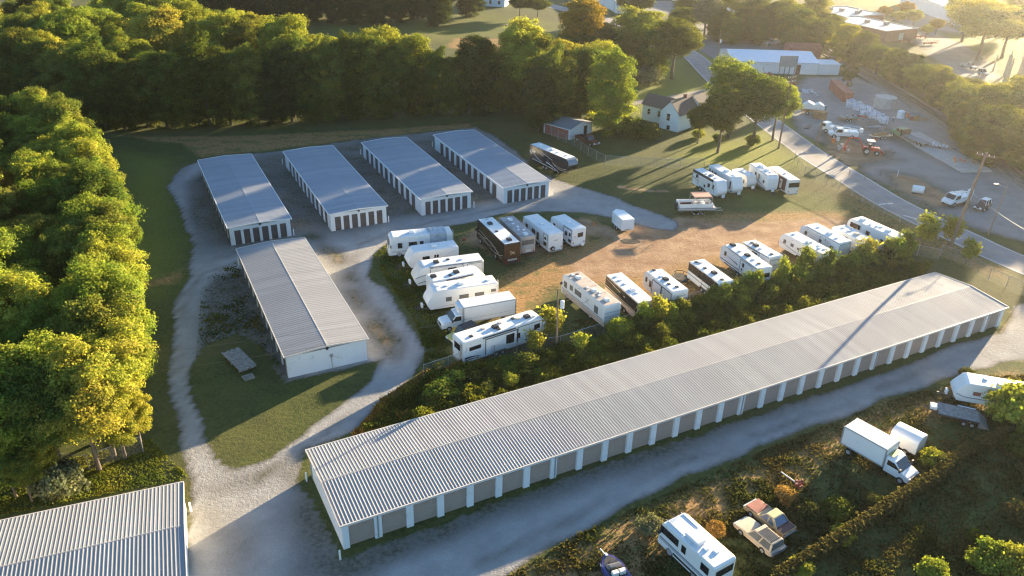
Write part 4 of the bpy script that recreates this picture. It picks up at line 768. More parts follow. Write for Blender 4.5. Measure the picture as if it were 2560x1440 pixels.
car('rusty red-brown old sedan with tan vinyl roof beside the rusting wagon', 'sedan', 'old_sedan', (1876, 1252), (1975, 1328), 'sedan', 'rust_tan', z=.75, cabin='vinyl_tan', trunk='maroon', hood='rust_red', glass='glass_blue')
car('yellow-green jeep with a black top hidden behind the long fifth wheel', 'jeep', 'jeep', (1128, 845), (1185, 822), 'suv', 'yellow_green', z=.9, cabin='plastic_black', W=1.75, bumper='plastic_black', L=4.0)
car('dark maroon pickup parked in front of the metal shed', 'pickup', 'pickup_truck', (1492, 357), (1445, 338), 'pickup', 'maroon', z=.9, W=1.95, group=None)
car('dark car parked under the tree edge behind the metal shed', 'car', 'parked_car', (1451, 294), (1405, 287), 'suv', 'rv_black', z=.9, W=1.9)
# pontoon boat on its trailer
loc, rz, L = place((1793, 518), (1688, 520), .9)
t = thing('pontoon_boat', 'white pontoon boat with faded red canopy on a trailer', 'boat', loc, rz); hl = L/2-.3
for s in (-1, 1): MB().cyl((-hl, s*.85, .95), (hl-.8, s*.85, .95), .32, None, 14).cyl((hl-.8, s*.85, .95), (hl, s*.85, 1.05), .32, .06, 14).build('pontoon', 'grey_metal', t)
MB().box(-hl, hl-.4, -1.2, 1.2, 1.25, 1.34).build('deck', 'plastic_grey', t)
f = MB()
for s in (-1, 1): f.box(-hl+.1, hl-.9, s*1.15, s*1.2, 1.35, 2.0)
f.box(-hl+.1, -hl+.15, -1.15, 1.15, 1.35, 2.0); f.box(hl-.95, hl-.9, -1.15, -.4, 1.35, 2.0); f.box(hl-.95, hl-.9, .4, 1.15, 1.35, 2.0); f.build('side_panel', 'rv_white', t)
MB().box(-hl+.2, -hl+2.6, -1.1, -.55, 1.35, 1.75).box(-hl+.2, -hl+2.6, .55, 1.1, 1.35, 1.75).box(-hl+2.8, -hl+3.3, -.3, .4, 1.35, 2.05).build('seat', 'rv_offwhite', t, .06)
MB().box(-hl+.25, -hl+2.5, -.54, -.45, 1.36, 1.7).box(-hl+.25, -hl+2.5, .45, .54, 1.36, 1.7).build('seat_stripe', 'maroon', t)
MB().box(-hl+3.8, -hl+4.4, -.9, -.1, 1.35, 2.2).build('console', 'rv_white', t, .06)
x0, x1 = hl-4.3, hl-1.2; MB().box(x0, x1, -1.15, 1.15, 3.15, 3.22).build('canopy', 'bimini', t, .03)
f = MB()
for s in (-1, 1):
    for xa, xb in ((x0, x0), (x1, x1), (x0+1.4, x0), (x1-1.4, x1)): f.cyl((xa, s*1.12, 1.9), (xb, s*1.12, 3.16), .03, None, 6)
    f.cyl((x0, s*1.17, 2.65), (x1, s*1.17, 2.65), .025, None, 6); f.cyl((x0, s*1.17, 3.3), (x1, s*1.17, 3.3), .025, None, 6)
f.cyl((hl-.9, -1.1, 2.0), (hl-.2, -1.1, 1.3), .03, None, 6).cyl((hl-.9, 1.1, 2.0), (hl-.2, 1.1, 1.3), .03, None, 6); f.build('canopy_frame', 'grey_metal', t)
MB().box(-hl-.5, -hl-.02, -.25, .25, 1.2, 1.9).cyl((-hl-.3, 0, .5), (-hl-.3, 0, 1.2), .1, None, 8).build('outboard_motor', 'plastic_black', t, .05)
t2 = thing('boat_trailer', 'low grey trailer with white wheels carrying the pontoon boat', 'boat trailer', loc, rz)
MB().box(-hl+.4, hl+1.2, -.55, -.45, .5, .6).box(-hl+.4, hl+1.2, .45, .55, .5, .6).box(-1, -.9, -1.1, 1.1, .42, .5).box(.4, .5, -1.1, 1.1, .42, .5).box(-hl+.6, -hl+.7, -1, 1, .5, .64).build('frame', 'grey_metal', t2)
for dx in (-.75, 0, .75):
    for s in (-1, 1): wheel(t2, dx, s*1.2, .27, .18)
# bass boat at the bottom edge
loc, rz, L = place((1512, 1384), (1562, 1462), .8)
t = thing('bass_boat', 'purple and white bass boat with open bow deck at the bottom edge', 'boat', loc, rz); hl = L/2; 
def hull(w, z0, z1, k): return [(hl, 0), (hl*.75, w*.55), (hl*.3, w*.95), (-hl, w), (-hl, -w), (hl*.3, -w*.95), (hl*.75, -w*.55)]
MB().prism(hull(1.0, 0, 0, 0), .35, .85, 'z').build('hull', 'purple', t, .06); MB().prism([(x*.97, y*.94) for x, y in hull(1.0, 0, 0, 0)], .85, .9, 'z').build('gunwale', 'purple', t)
MB().prism([(hl*.8, 0), (hl*.6, .42), (.6, .66), (.6, -.66), (hl*.6, -.42)], .9, .915, 'z').build('deck', 'plastic_black', t); MB().prism([(.5, .7), (-hl*.55, .75), (-hl*.55, -.75), (.5, -.7)], .9, .912, 'z').build('cockpit', 'plastic_black', t)
MB().frust((-.1, .55, -.65, .65), .91, (-.2, .1, -.5, .5), 1.3).build('windscreen', 'glass_grey', t, .05)
MB().box(-hl*.5, -hl*.25, -.6, -.05, .912, 1.25).box(-hl*.5, -hl*.25, .05, .6, .912, 1.25).build('seat', 'rv_offwhite', t, .05)
MB().cyl((hl-.15, .1, .95), (hl+.25, .35, 1.25), .05, None, 8).box(hl-.4, hl-.1, -.1, .1, .9, 1.0).build('trolling_motor', 'white_trim', t); MB().box(-hl-.45, -hl-.01, -.22, .22, .6, 1.35).build('outboard_motor', 'plastic_black', t, .08)
MB().cyl((hl*.3, .97, .9), (hl*.3, 1.1, 1.25), .03, None, 6).build('bow_light', 'white_trim', t)
MB().box(-hl*.8, hl*.7, -.5, -.4, .0, .35).box(-hl*.8, hl*.7, .4, .5, .0, .35).build('bunk', 'wood_grey', t)
# flatbed trailer
loc, rz, L = place((2345, 1019), (2470, 1047), .75)
t = thing('flatbed_trailer', 'empty grey flatbed trailer with white tongue box in the lower right weeds', 'flatbed trailer', loc, rz); hl = L/2
MB().box(-hl+.9, hl, -1.15, 1.15, .66, .75).build('deck', 'wood_grey', t); MB().frust((-hl-.15, -hl+.9, -1.15, 1.15), .05, (-hl+.85, -hl+.9, -1.15, 1.15), .74).build('ramp', 'plastic_grey', t)
MB().box(-hl+.9, hl, -1.2, -1.15, .58, .78).box(-hl+.9, hl, 1.15, 1.2, .58, .78).cyl((hl, -.8, .6), (hl+1.4, 0, .6), .06, None, 6).cyl((hl, .8, .6), (hl+1.4, 0, .6), .06, None, 6).build('frame', 'steel_dark', t)
MB().box(hl+.1, hl+.8, -.45, .45, .66, 1.0).build('tongue_box', 'rv_white', t, .03)
for s in (-1, 1):
    wheel(t, -.1, s*1.32, .33, .2); wheel(t, .72-1.6, s*1.32, .33, .2); MB().box(-1.4, .4, s*1.21, s*1.44, .72, .77).build('fender', 'white_trim' if s < 0 else 'rubber', t)
# rounded livestock-style trailer behind the van truck
loc, rz, L = place((2310, 1095), (2242, 1062), 2.1)
t = thing('cargo_trailer', 'white enclosed trailer with barrel-curved roof, half hidden behind the lower right box truck', 'cargo trailer', loc, rz); hl = L/2; pts = [(-1.1, .5), (-1.1, 1.7)]+[(-1.1*math.cos(a), 1.75+.5*math.sin(a)) for a in [R(15*k) for k in range(1, 12)]]+[(1.1, 1.7), (1.1, .5)]
MB().prism(pts, -hl, hl, 'x').build('body', 'rv_white', t, .03); MB().prism([(y*.9, .55+(z-.5)*.9) for y, z in pts], hl, hl+.02, 'x').build('front_panel', 'rv_grey', t)
for dx in (-.4, .4):
    for s in (-1, 1): wheel(t, dx, s*1.15, .33, .2)
MB().cyl((hl, 0, .5), (hl+1.1, 0, .5), .06, None, 6).build('hitch', 'steel_dark', t); MB().box(-hl-.03, -hl-.002, -.9, .9, .6, 1.9).build('rear_door', 'white_wall', t)
# white pole with a red marker lying in the weeds
a, b = g(1953, 1180, .25), g(1994, 1209, .9); t = thing('boom_pole', 'long white pole with a red bundled head leaning in the weeds above the rusty sedan', 'pole', a)
d = b-a; MB().cyl((0, 0, 0), d, .06, None, 8).build('shaft', 'white_trim', t); q = MB(); r_ = random.Random(5)
for k in range(14):
    p = d+Vector((r_.uniform(-.2, .45), r_.uniform(-.25, .25), r_.uniform(-.35, .35))); q.frust((p.x-.12, p.x+.12, p.y-.12, p.y+.12), p.z-.1, (p.x-.07, p.x+.07, p.y-.07, p.y+.07), p.z+.1)
q.build('head', 'rust_red', t, .02); MB().cyl((d.x+.1, d.y, 0), (d.x+.1, d.y, d.z), .05, None, 6).build('stand', 'red_paint', t)
# deck of weathered boards and pallet by the blank gable
def quadthing(name, label, cat, pc, u, v, group=None):
    c = g(*pc); a = g(*u)-c; return thing(name, label, cat, c, math.atan2(a.y, a.x), group)
t = quadthing('board_stack', 'low stack of weathered grey boards in the shade of the blank-gabled storage building', 'board stack', (600, 905), (636, 922), None); t.rotation_euler.z = R(-48)
for k in range(11):
    q = MB().box(-2.6+.1*(k % 3), 2.6-.12*((k+1) % 4), -1.05+k*.19, -.88+k*.19, .35, .4+.012*(k % 2)); q.build('board', 'wood_grey', t)
for x in (-2, 0, 2): MB().box(x-.06, x+.06, -1.05, 1.02, 0, .345).build('bearer', 'wood_grey', t)
t = quadthing('pallet', 'single grey wooden pallet lying beside the stack of boards', 'pallet', (621, 944), (640, 938), None)
for k in range(6): MB().box(-.6+k*.215, -.47+k*.215, -.5, .5, .13, .15).build('slat', 'wood_grey', t)
for y in (-.45, 0, .45): MB().box(-.6, .6, y-.045, y+.045, .0, .128).build('bearer', 'wood_grey', t)
# dark frame beside round-nosed trailer; flat dark patch over the hollow and cones
t = thing('trampoline_frame', 'collapsed dark round trampoline frame beside the round-nosed white trailer', 'trampoline', g(1702, 700)); f = MB()
for k in range(16): a0, a1 = 2*math.pi*k/16, 2*math.pi*(k+1)/16; f.cyl((1.2*math.cos(a0), 1.7*math.sin(a0), .7), (1.2*math.cos(a1), 1.7*math.sin(a1), .7), .05, None, 6)
f.build('ring', 'plastic_black', t); MB().prism([(1.1*math.cos(2*math.pi*k/16), 1.6*math.sin(2*math.pi*k/16)) for k in range(16)], .3, .34, 'z').build('mat', 'rubber', t)
f = MB()
for k in range(6): a = 2*math.pi*k/6; f.cyl((1.2*math.cos(a), 1.7*math.sin(a), 0), (1.2*math.cos(a), 1.7*math.sin(a), .7), .04, None, 6)
f.build('leg', 'plastic_black', t)
struct(MB().prism([(1.5*math.cos(2*math.pi*k/20)*(1+.12*math.sin(3*k)), .95*math.sin(2*math.pi*k/20)*(1+.1*math.cos(2*k))) for k in range(20)], .0, .03, 'z').build('dark_patch', 'rubber', None)).location = g(1576, 603)
for (px, py, m_, l) in ((1484, 562, 'orange', 'orange traffic cone standing near the small cargo trailer'), (1161, 600, 'red_paint', 'small red gas can on the dirt beside the tarp-covered motorhome')):
    t = thing('traffic_cone' if m_ == 'orange' else 'gas_can', l, 'traffic cone' if m_ == 'orange' else 'gas can', g(px, py))
    if m_ == 'orange': MB().box(-.2, .2, -.2, .2, 0, .04).build('base', m_, t); MB().cyl((0, 0, .04), (0, 0, .7), .15, .03, 12).build('body', m_, t)
    else: MB().box(-.2, .2, -.14, .14, 0, .32).build('body', m_, t, .04); MB().cyl((.1, 0, .32), (.16, 0, .44), .035, .02, 8).build('spout', 'plastic_black', t)

# ================================================================ HOUSE, SHED, FAR BUILDINGS
def gable(t, P, U, ln, wd, h, rise, wallm, roofm, z0=0., over=.3, base=None):
    """gabled wing: P front-left corner, U unit along the front, depth goes to the left-hand normal"""
    U = Vector((U[0], U[1])).normalized(); Nn = Vector((-U.y, U.x))
    pt = lambda u, d, z: (P[0]+U.x*u+Nn.x*d, P[1]+U.y*u+Nn.y*d, z)
    mb = MB()
    v = [pt(0, 0, z0), pt(wd, 0, z0), pt(wd, 0, h), pt(wd/2, 0, h+rise), pt(0, 0, h), pt(0, ln, z0), pt(wd, ln, z0), pt(wd, ln, h), pt(wd/2, ln, h+rise), pt(0, ln, h)]
    mb.add(v, [(0, 1, 2, 3, 4), (9, 8, 7, 6, 5), (0, 4, 9, 5), (1, 6, 7, 2)]); w_ = mb.build('wall', wallm, t)
    k = rise/(wd/2); r = MB(); e = .1
    for s in (0, 1):
        ue = -over if s == 0 else wd+over; ze = h-over*k+.06; zr = h+rise+.06
        a = [pt(ue, -over, ze), pt(wd/2, -over, zr), pt(wd/2, ln+over, zr), pt(ue, ln+over, ze)]; b = [(x, y, z+e) for x, y, z in a]
        r.add(a+b, [(0, 3, 2, 1), (4, 5, 6, 7), (0, 1, 5, 4), (1, 2, 6, 5), (2, 3, 7, 6), (3, 0, 4, 7)])
    return w_, r.build('roof', roofm, t), pt
def wall_window(t, P, U, u, z, w_, h_, glass='glass', fr='white_trim'):
    U = Vector((U[0], U[1])).normalized(); Nn = Vector((U.y, -U.x))
    a = MB().obox(P, U, Nn, u-w_/2-.06, u+w_/2+.06, .004, .05, z-.06, z+h_+.06); o = a.build('window', fr, t)
    MB().obox(P, U, Nn, u-w_/2, u+w_/2, .05, .06, z, z+h_/2-.03).obox(P, U, Nn, u-w_/2, u+w_/2, .05, .06, z+h_/2+.03, z+h_).build('pane', glass, o)
mat('shingle', (.15, .125, .115), .85, var=.2, scale=3)
t = thing('house', 'white gabled farmhouse with grey shingle roofs among big trees', 'house')
p0, p1 = g(1647, 319), g(1693, 331); U = p1-p0; wd = U.length; Un = U.normalized(); Nn = Vector((-Un.y, Un.x, 0))
gable(t, p0, U, 8.0, wd, 3.9, 2.5, 'siding', 'shingle'); wall_window(t, p0, U, wd*.45, 2.1, .8, 1.5); wall_window(t, p0, U, wd*.5, .1, .7, .9, fr='concrete')
q = p0-Un*6.2+Nn*8.2; gable(t, p0+Nn*2.6-Un*.05, Nn, 6.5, 4.6, 3.7, 1.9, 'siding', 'shingle')
wp = p0+Nn*2.6-Un*6.55; wall_window(t, wp, U, 1.8, 1.6, .7, 1.2); wall_window(t, wp, U, 4.6, 1.6, .7, 1.2)
gable(t, p0+Nn*7.9+Un*.3, U, 6.0, 5.6, 4.1, 2.2, 'siding', 'shingle')
MB().obox(p0+Nn*5.5, Un, -Nn, wd*.5-.3, wd*.5+.3, -.3, .3, 5.6, 7.1).build('chimney', 'brick', t)
# metal shed with open door
t = thing('metal_shed', 'low pale metal shed with rusty side and open dark doorway', 'shed')
p0, p1 = g(1424, 350), g(1479, 331); U = p1-p0; gable(t, p0, U, 7.2, U.length, 2.2, .9, 'white_wall', 'roof_metal', over=.15)
Un = U.normalized(); MB().obox(p0, Un, Vector((Un.y, -Un.x, 0)), U.length*.62, U.length*.62+1.1, .005, .03, 0.02, 2.0).build('door', 'rv_black', t); Nn = Vector((-Un.y, Un.x, 0))  # black panel painted in for the darkness inside the open doorway
MB().obox(p0, Nn, -Un, .4, 6.8, .005, .03, .05, 2.0).build('side_panel', 'rust_red', t)
def rect_from(pts, z):
    q = [g(*p, z) for p in pts]; c = sum(q, Vector())/4; e = ((q[1]-q[0])+(q[2]-q[3]))/2; f = ((q[0]-q[3])+(q[1]-q[2]))/2
    return c, math.atan2(e.y, e.x), e.length, f.length
def flat_building(name, label, cat, pts, h, wallm, roofm, units=(), parapet=.25, doors=()):
    c, yw, W, L = rect_from(pts, h); t = thing(name, label, cat, (c.x, c.y, 0), yw)
    MB().box(-W/2, W/2, -L/2, L/2, 0, h).build('wall', wallm, t)
    r = MB().box(-W/2+.2, W/2-.2, -L/2+.2, L/2-.2, h+.004, h+.03).build('roof', roofm, t)
    e = MB()
    for s in (-1, 1): e.box(-W/2-.05, W/2+.05, s*(L/2-.19), s*(L/2+.05), h+.004, h+parapet); e.box(s*(W/2-.19), s*(W/2+.05), -L/2+.2, L/2-.2, h+.004, h+parapet)
    e.build('parapet', 'grey_metal', t)
    for x, y in units: MB().box(x*W/2-.8, x*W/2+.8, y*L/2-.7, y*L/2+.7, h+.031, h+1.1).build('roof_unit', 'plastic_grey', r, .05)
    for x, w_ in doors: MB().box(x*W/2-w_/2, x*W/2+w_/2, -L/2-.04, -L/2-.004, .02, min(h-.5, 2.6)).build('door', 'grey_metal', t)
    return t, W, L
flat_building('brick_building', 'brick building with flat white roof nearest the railway', 'brick building', [(2104, 46), (2185, 40), (2254, 72), (2176, 80)], 3.6, 'brick', 'roof_metal', ((0, .15), (.35, -.3)), doors=((0, 2.4),))
flat_building('brick_building', 'low brick building with several rooftop units behind the one nearest the railway', 'brick building', [(2060, 21), (2135, 16), (2189, 37), (2070, 43)], 3.4, 'brick', 'roof_metal', ((-.4, .4), (-.1, .1), (.1, -.5), (.4, -.3)))
flat_building('warehouse', 'big pale warehouse with white roof at the top right edge', 'warehouse', [(2322, -14), (2420, -16), (2396, 30), (2322, 22)], 5.0, 'white_wall', 'roof_white', ((-.3, .3),))
flat_building('warehouse', 'long grey roofed storage hall at the very top edge near the red shed', 'warehouse', [(1500, -40), (1535, -40), (1532, 6), (1494, 6)], 4.0, 'white_wall', 'roof_metal')
# metal workshop
c0, c1 = g(1862, 181), g(2042, 187); c0.y = c1.y = 232.5; c0.x = 61.0
t = thing('metal_workshop', 'large pale blue metal workshop across the road with low sloping roof', 'workshop')
gable(t, Vector((c1.x, 232.5, 0)), (0, 1), c1.x-c0.x, 17.0, 3.1, 1.5, 'white_wall', 'roof_pale_blue', over=.2)
MB().box(c1.x-6.2, c1.x-5.0, 232.38, 232.49, .02, 2.7).build('door', 'maroon', t)
a = MB().box(c1.x+.25, c1.x+6.2, 232.7, 239, 0, 2.9); o = a.build('lean_to', 'white_wall', t); MB().box(c1.x+.2, c1.x+6.4, 232.4, 239.2, 2.905, 3.0).build('roof', 'roof_white', o)
t = thing('storage_building', 'pink-red walled shed peeking out behind the metal workshop', 'shed', (88, 256, 0)); MB().box(-5, 5, -3, 3, 0, 3.4).build('wall', 'rust_red', t); MB().prism([(-3.3, 3.4), (3.3, 3.4), (0, 4.4)], -5.2, 5.2, 'x').build('roof', 'rust_red', t)
# storage row with red doors far up the road
c, yw, W, L = rect_from([(1652, -60), (1668, -60), (1694, 22), (1672, 24)], 3)
t = thing('storage_building', 'distant narrow storage row with red doors at the top of the road', 'storage building', (c.x, c.y, 0), yw)
MB().box(-W/2, W/2, -L/2, L/2, 0, 2.9).build('wall', 'white_wall', t); MB().prism([(-W/2-.2, 2.9), (W/2+.2, 2.9), (0, 3.5)], -L/2-.2, L/2+.2).build('roof', 'roof_metal', t)
for k in range(16): y = -L/2+L*(k+.5)/16; MB().box(W/2+.01, W/2+.06, y-L/48, y+L/48, .05, 2.5).build('door', 'door_red', t)
t = thing('red_shed', 'small red shed with white roof beside the far road', 'shed', g(1553, 26)); MB().box(-1.6, 1.6, -1.5, 1.5, 0, 2.8).build('wall', 'red_paint', t); MB().frust((-2, 2, -2, 2), 2.81, (-1.4, 1.4, -1.4, 1.4), 3.5).build('roof', 'roof_white', t)
t = thing('farmhouse', 'distant white house at the edge of the shaded field', 'house'); p0 = g(1190, 14); p1 = g(1262, 18); U = p1-p0
gable(t, p0, U, 9, U.length, 3.2, 2.4, 'siding', 'shingle_dark')
for k in (.2, .5, .8): wall_window(t, p0, U, U.length*k, 1.0, .9, 1.4)
# billboard seen from behind
p = g(1966, 186); t = thing('billboard', 'grey-backed billboard on thin posts in front of the metal workshop', 'billboard', p, R(4)); MB().box(-2.6, 2.6, -.08, .08, 2.2, 5.2).build('panel', 'plastic_grey', t)
for x in (-2.2, -.7, .7, 2.2): MB().box(x-.07, x+.07, .09, .22, 0, 4.9).build('post', 'steel_dark', t)
# railway
tk = [Vector(v) for v in ((94.6, 120, 0), (98.6, 148.9, 0), (100.3, 168.8, 0), (101.1, 200.9, 0), (100.4, 240, 0), (98.6, 278, 0), (96.9, 315, 0), (95, 360, 0))]
tl = smooth_line(tk, 10); t = thing('railway', 'single railway track on a grey ballast bed running past the yard', 'railway track')
def strip(mb, line, o0, o1, z0, z1):
    q = []
    for i, p in enumerate(line):
        d = (line[min(i+1, len(line)-1)]-line[max(i-1, 0)]).normalized(); n = Vector((-d.y, d.x, 0)); q.append([p+n*o0+Vector((0, 0, z0)), p+n*o0+Vector((0, 0, z1)), p+n*o1+Vector((0, 0, z1)), p+n*o1+Vector((0, 0, z0))])
    for a, b in zip(q, q[1:]):
        for k in range(3): mb.quad(a[k], a[k+1], b[k+1], b[k])
    return mb
b = MB(); q = []
strip(b, tl, 1.7, -1.7, .0, .28); strip(b, tl, 2.9, 1.7, .0, .13); strip(b, tl, -1.7, -2.9, .0, .13); b.build('ballast', 'ballast', t)
for s in (-1, 1): strip(MB(), tl, s*.72+.05, s*.72-.05, .3, .46).build('rail', 'steel_dark', t)
sm = MB(); acc = 0
for a, c in zip(tl, tl[1:]):
    d = (c-a); ln = d.length; d.normalize(); n = Vector((-d.y, d.x, 0))
    while acc < ln: p = a+d*acc; sm.obox(p, (n.x, n.y), (d.x, d.y), -1.3, 1.3, -.12, .12, .282, .34); acc += .62
    acc -= ln
tag(sm.build('sleepers', 'pole_wood', t), None, None, None, 'stuff')

# ================================================================ FAR YARD THINGS
def container(px, py, px2, py2, m_, label, h=2.6, text=None, wd=2.4):
    A, B = g(px, py, h), g(px2, py2, h); d = A-B; L = d.length; d.normalize(); c = (A+B)/2
    t = thing('shipping_container', label, 'shipping container', (c.x, c.y, 0), math.atan2(d.y, d.x)); b = MB(); n = int(L/.35)
    pts = []
    for k in range(n+1):
        x = -L/2+L*k/n; pts.append((x, wd/2-(.05 if k % 2 else 0)))
    b.prism(pts+[(x, -y) for x, y in reversed(pts)], .15, h, 'z'); b.build('body', m_, t)
    f = MB()
    for x in (-L/2-.02, L/2-.08):
        for s in (-1, 1): f.box(x, x+.1, s*wd/2-.05, s*wd/2+.05, .1, h+.03)
    f.build('frame', m_, t); f = MB()
    for y in (-.7, -.35, .35, .7): f.cyl((-L/2-.05, y, .3), (-L/2-.05, y, h-.15), .03, None, 6)
    f.build('lock_rod', 'grey_metal', t)
    return t
container(2123, 231, 2089, 199, 'rust_red', 'red shipping container with white lettering beside the railway', text=None, h=2.6)
container(1835, 62, 1811, 57, 'red_paint', 'bright red container body among scrap across the far lot', h=3.2)
container(1929, 68, 1898, 60, 'rust_tan', 'faded brown container at the back of the far lot', h=3.0)
# lettering on the side toward the camera
for o in [o for o in C.objects if o.get('label', '').startswith('red shipping container with white')]:
    s = -1 if (o.matrix_basis.to_3x3() @ Vector((0, -1, 0))).y < 0 else 1
    cu = bpy.data.curves.new('lettering', 'FONT'); cu.body = 'HYUNDAI'; cu.size = 1.5; cu.extrude = .01; cu.align_x = 'CENTER'; cu.align_y = 'CENTER'; cu.space_character = 1.3; cu.materials.append(M['rv_white'])
    y_ = bpy.data.objects.new('lettering', cu); C.objects.link(y_); me = bpy.data.meshes.new_from_object(y_.evaluated_get(bpy.context.evaluated_depsgraph_get())); bpy.data.objects.remove(y_); x = bpy.data.objects.new('lettering', me); C.objects.link(x); x.parent = o; x.location = (0, s*1.22, 1.45); x.rotation_euler = (R(90), 0, 0 if s < 0 else math.pi)
p = g(2209, 268); t = thing('concrete_tank', 'open round pale concrete tank beside the railway', 'tank', p); MB().cyl((0, 0, 0), (0, 0, 2.5), 2.5, None, 28, False).cyl((0, 0, 2.45), (0, 0, 2.46), 2.45, None, 28).build('shell', 'concrete', t); MB().cyl((0, 0, 2.5), (0, 0, 2.62), 2.58, None, 28).build('lid', 'concrete', t)
r_ = random.Random(11)
for k in range(34):
    u = (k % 17)/16; px = 2122+u*88+r_.uniform(-4, 4); py = 262+u*40+(k//17)*9-4+r_.uniform(-4, 4)
    t = thing('wrapped_bale', 'grey-white wrapped block in the heap beside the round concrete tank', 'bale', g(px, py), r_.uniform(0, 3), 'wrapped blocks heaped by the concrete tank'); w_, h_ = r_.uniform(.5, .9), r_.uniform(.6, 1.3)
    MB().box(-w_, w_, -.5, .5, 0, h_).build('block', 'bag_grey', t, .12); MB().box(-w_*.5, -w_*.4, -.505, .505, .02, h_+.006).build('strap', 'plastic_black', t)
p = g(2030, 285); t = thing('covered_load', 'white sheeted load on a wooden-sided trailer beside the shaded yard entrance', 'covered trailer', p, R(-15)); MB().box(-2.6, 2.6, -1.2, 1.2, .7, 1.3).build('bed', 'wood_brown', t); MB().prism([(-2.5, 1.31), (2.5, 1.31), (2.4, 2.3), (1.2, 2.9), (.2, 2.4), (-1.3, 3.0), (-2.4, 2.2)], -1.15, 1.15).build('cover', 'cover_white', t, .15)
for x in (-1.2, 1.2):
    for s in (-1, 1): wheel(t, x, s*1.2, .42, .25)
p = g(2049, 297); t = thing('crate_stack', 'stack of brown wooden crates beside the white sheeted load', 'crates', p, R(-15))
for i in range(3):
    for j in range(2): MB().box(-1.5+i*1.0, -.55+i*1.0, -.5, .5, j*.95+.01, j*.95+.92).build('crate', 'wood_brown', t, .02)
def utility_truck(px, py, px2, py2, label, paint='rv_white', boom=True):
    loc, rz, L = place((px, py), (px2, py2), 1.0); t = thing('utility_truck', label, 'utility truck', loc, rz); hl = L/2; hw = 1.05
    MB().prism([(.2, .5), (.2, 2.1), (1.5, 2.1), (2.1, 1.3), (hl-.2, 1.15), (hl, .9), (hl, .5)], -hw+.05, hw-.05).build('cab', paint, t, .1); MB().prism([(.25, .55), (-hl, .55), (-hl, 1.55), (.1, 1.55)], -hw, hw).build('service_body', paint, t, .04)
    for s in (-1, 1):
        q = MB(); side_quad(q, s*(hw-.05), s, [(.5, 1.3), (1.85, 1.3), (1.45, 1.95), (.5, 1.95)]); q.build('window', 'glass', t)
        for x in (-hl+1.3, hl-1.0): wheel(t, x, s*(hw-.08), .42, .26)
    MB().add([(1.56, -.85, 2.06), (1.56, .85, 2.06), (2.14, .85, 1.36), (2.14, -.85, 1.36)], [(0, 1, 2, 3)]).build('windshield', 'glass', t)
    if boom: b = MB().cyl((-1.2, 0, 1.55), (-1.2, 0, 2.2), .2, None, 8).tube([(-1.2, 0, 2.2), (hl-.9, .1, 2.45)], .14, 6).tube([(-1.2, .3, 2.2), (-hl-.5, .2, 1.9)], .1, 6).box(-hl-.9, -hl-.3, -.2, .6, 1.4, 2.2); b.build('boom', paint, t)
    return t, hl
utility_truck(2072, 330, 2144, 334, 'white bucket truck with folded boom parked across the road')
utility_truck(2063, 316, 2085, 322, 'white tank trailer truck behind the white bucket truck', boom=False)
utility_truck(2366, 502, 2416, 490, 'white service truck with ladder rack at the right of the shaded yard')
utility_truck(1742, 85, 1740, 70, 'white truck facing the camera at the left of the far lot')
utility_truck(1905, 96, 1930, 92, 'white semi cab beside the metal workshop in the far lot', boom=False)
utility_truck(1912, 106, 1950, 104, 'grey-white truck with high sleeper cab against the metal workshop', paint='rv_grey', boom=False)
utility_truck(1795, 78, 1800, 88, 'pale green truck cab in front of the bright red container', paint='green_paint', boom=False)
loc, rz, L = place((2235, 325), (2318, 360), 1.0)
t = thing('flatbed_truck', 'dark truck with long tan flatbed in the middle of the yard', 'flatbed truck', loc, rz); hl = L/2
MB().prism([(hl-3.2, .5), (hl-3.2, 2.3), (hl-1.9, 2.3), (hl-1.4, 1.5), (hl, 1.3), (hl, .5)], -1.05, 1.05).build('cab', 'green_paint', t, .1); MB().box(-hl, hl-3.4, -1.2, 1.2, .95, 1.1).build('flatbed', 'wood_grey', t); MB().box(hl-3.7, hl-3.42, -1.2, 1.2, 1.11, 2.2).build('headboard', 'plastic_black', t)
for s in (-1, 1):
    for x in (hl-1, -hl+1, -hl+2.2): wheel(t, x, s*.95, .45, .3)
    q = MB(); side_quad(q, s*1.05, s, [(hl-3, 1.5), (hl-1.75, 1.5), (hl-1.98, 2.15), (hl-3, 2.15)]); q.build('window', 'glass', t)
p = g(2165, 384); t = thing('backhoe', 'red backhoe tractor with raised arched arm and white canopy roof', 'backhoe', p, R(-15))
MB().box(-.8, 2.3, -.55, .55, .75, 1.5).build('body', 'red_paint', t, .08); MB().tube([(-.8, 0, 1.1), (-2.0, 0, 3.1), (-3.9, .1, 2.9), (-4.3, .1, 1.0)], .17, 6).box(-4.6, -4.0, -.3, .5, .4, 1.0).build('arm', 'red_paint', t)
MB().box(-.35, 1.15, -.75, .75, 2.75, 2.88).build('canopy', 'roof_white', t, .03); f = MB()
for x in (-.25, 1.05):
    for y in (-.65, .65): f.box(x-.05, x+.05, y-.05, y+.05, 1.5, 2.745)
f.build('canopy_post', 'plastic_black', t); MB().box(.1, .7, -.3, .3, 1.5, 2.1).build('seat', 'plastic_black', t, .05)
for s in (-1, 1): wheel(t, -.1, s*.85, .75, .4); wheel(t, 1.9, s*.8, .5, .3)
MB().box(2.6, 3.1, -.95, .95, .3, 1.0).box(2.2, 2.7, -.5, -.4, .7, .9).box(2.2, 2.7, .4, .5, .7, .9).build('loader_bucket', 'rust_red', t)
p = g(2293, 483); t = thing('water_tank', 'small white tank lying on the shaded gravel across the road', 'tank', p, R(-25)); MB().cyl((-1.0, 0, .75), (1.0, 0, .75), .7, None, 16).build('tank', 'rv_white', t, .1); MB().box(-.9, .9, -.5, .5, 0, .12).build('skid', 'steel_dark', t)
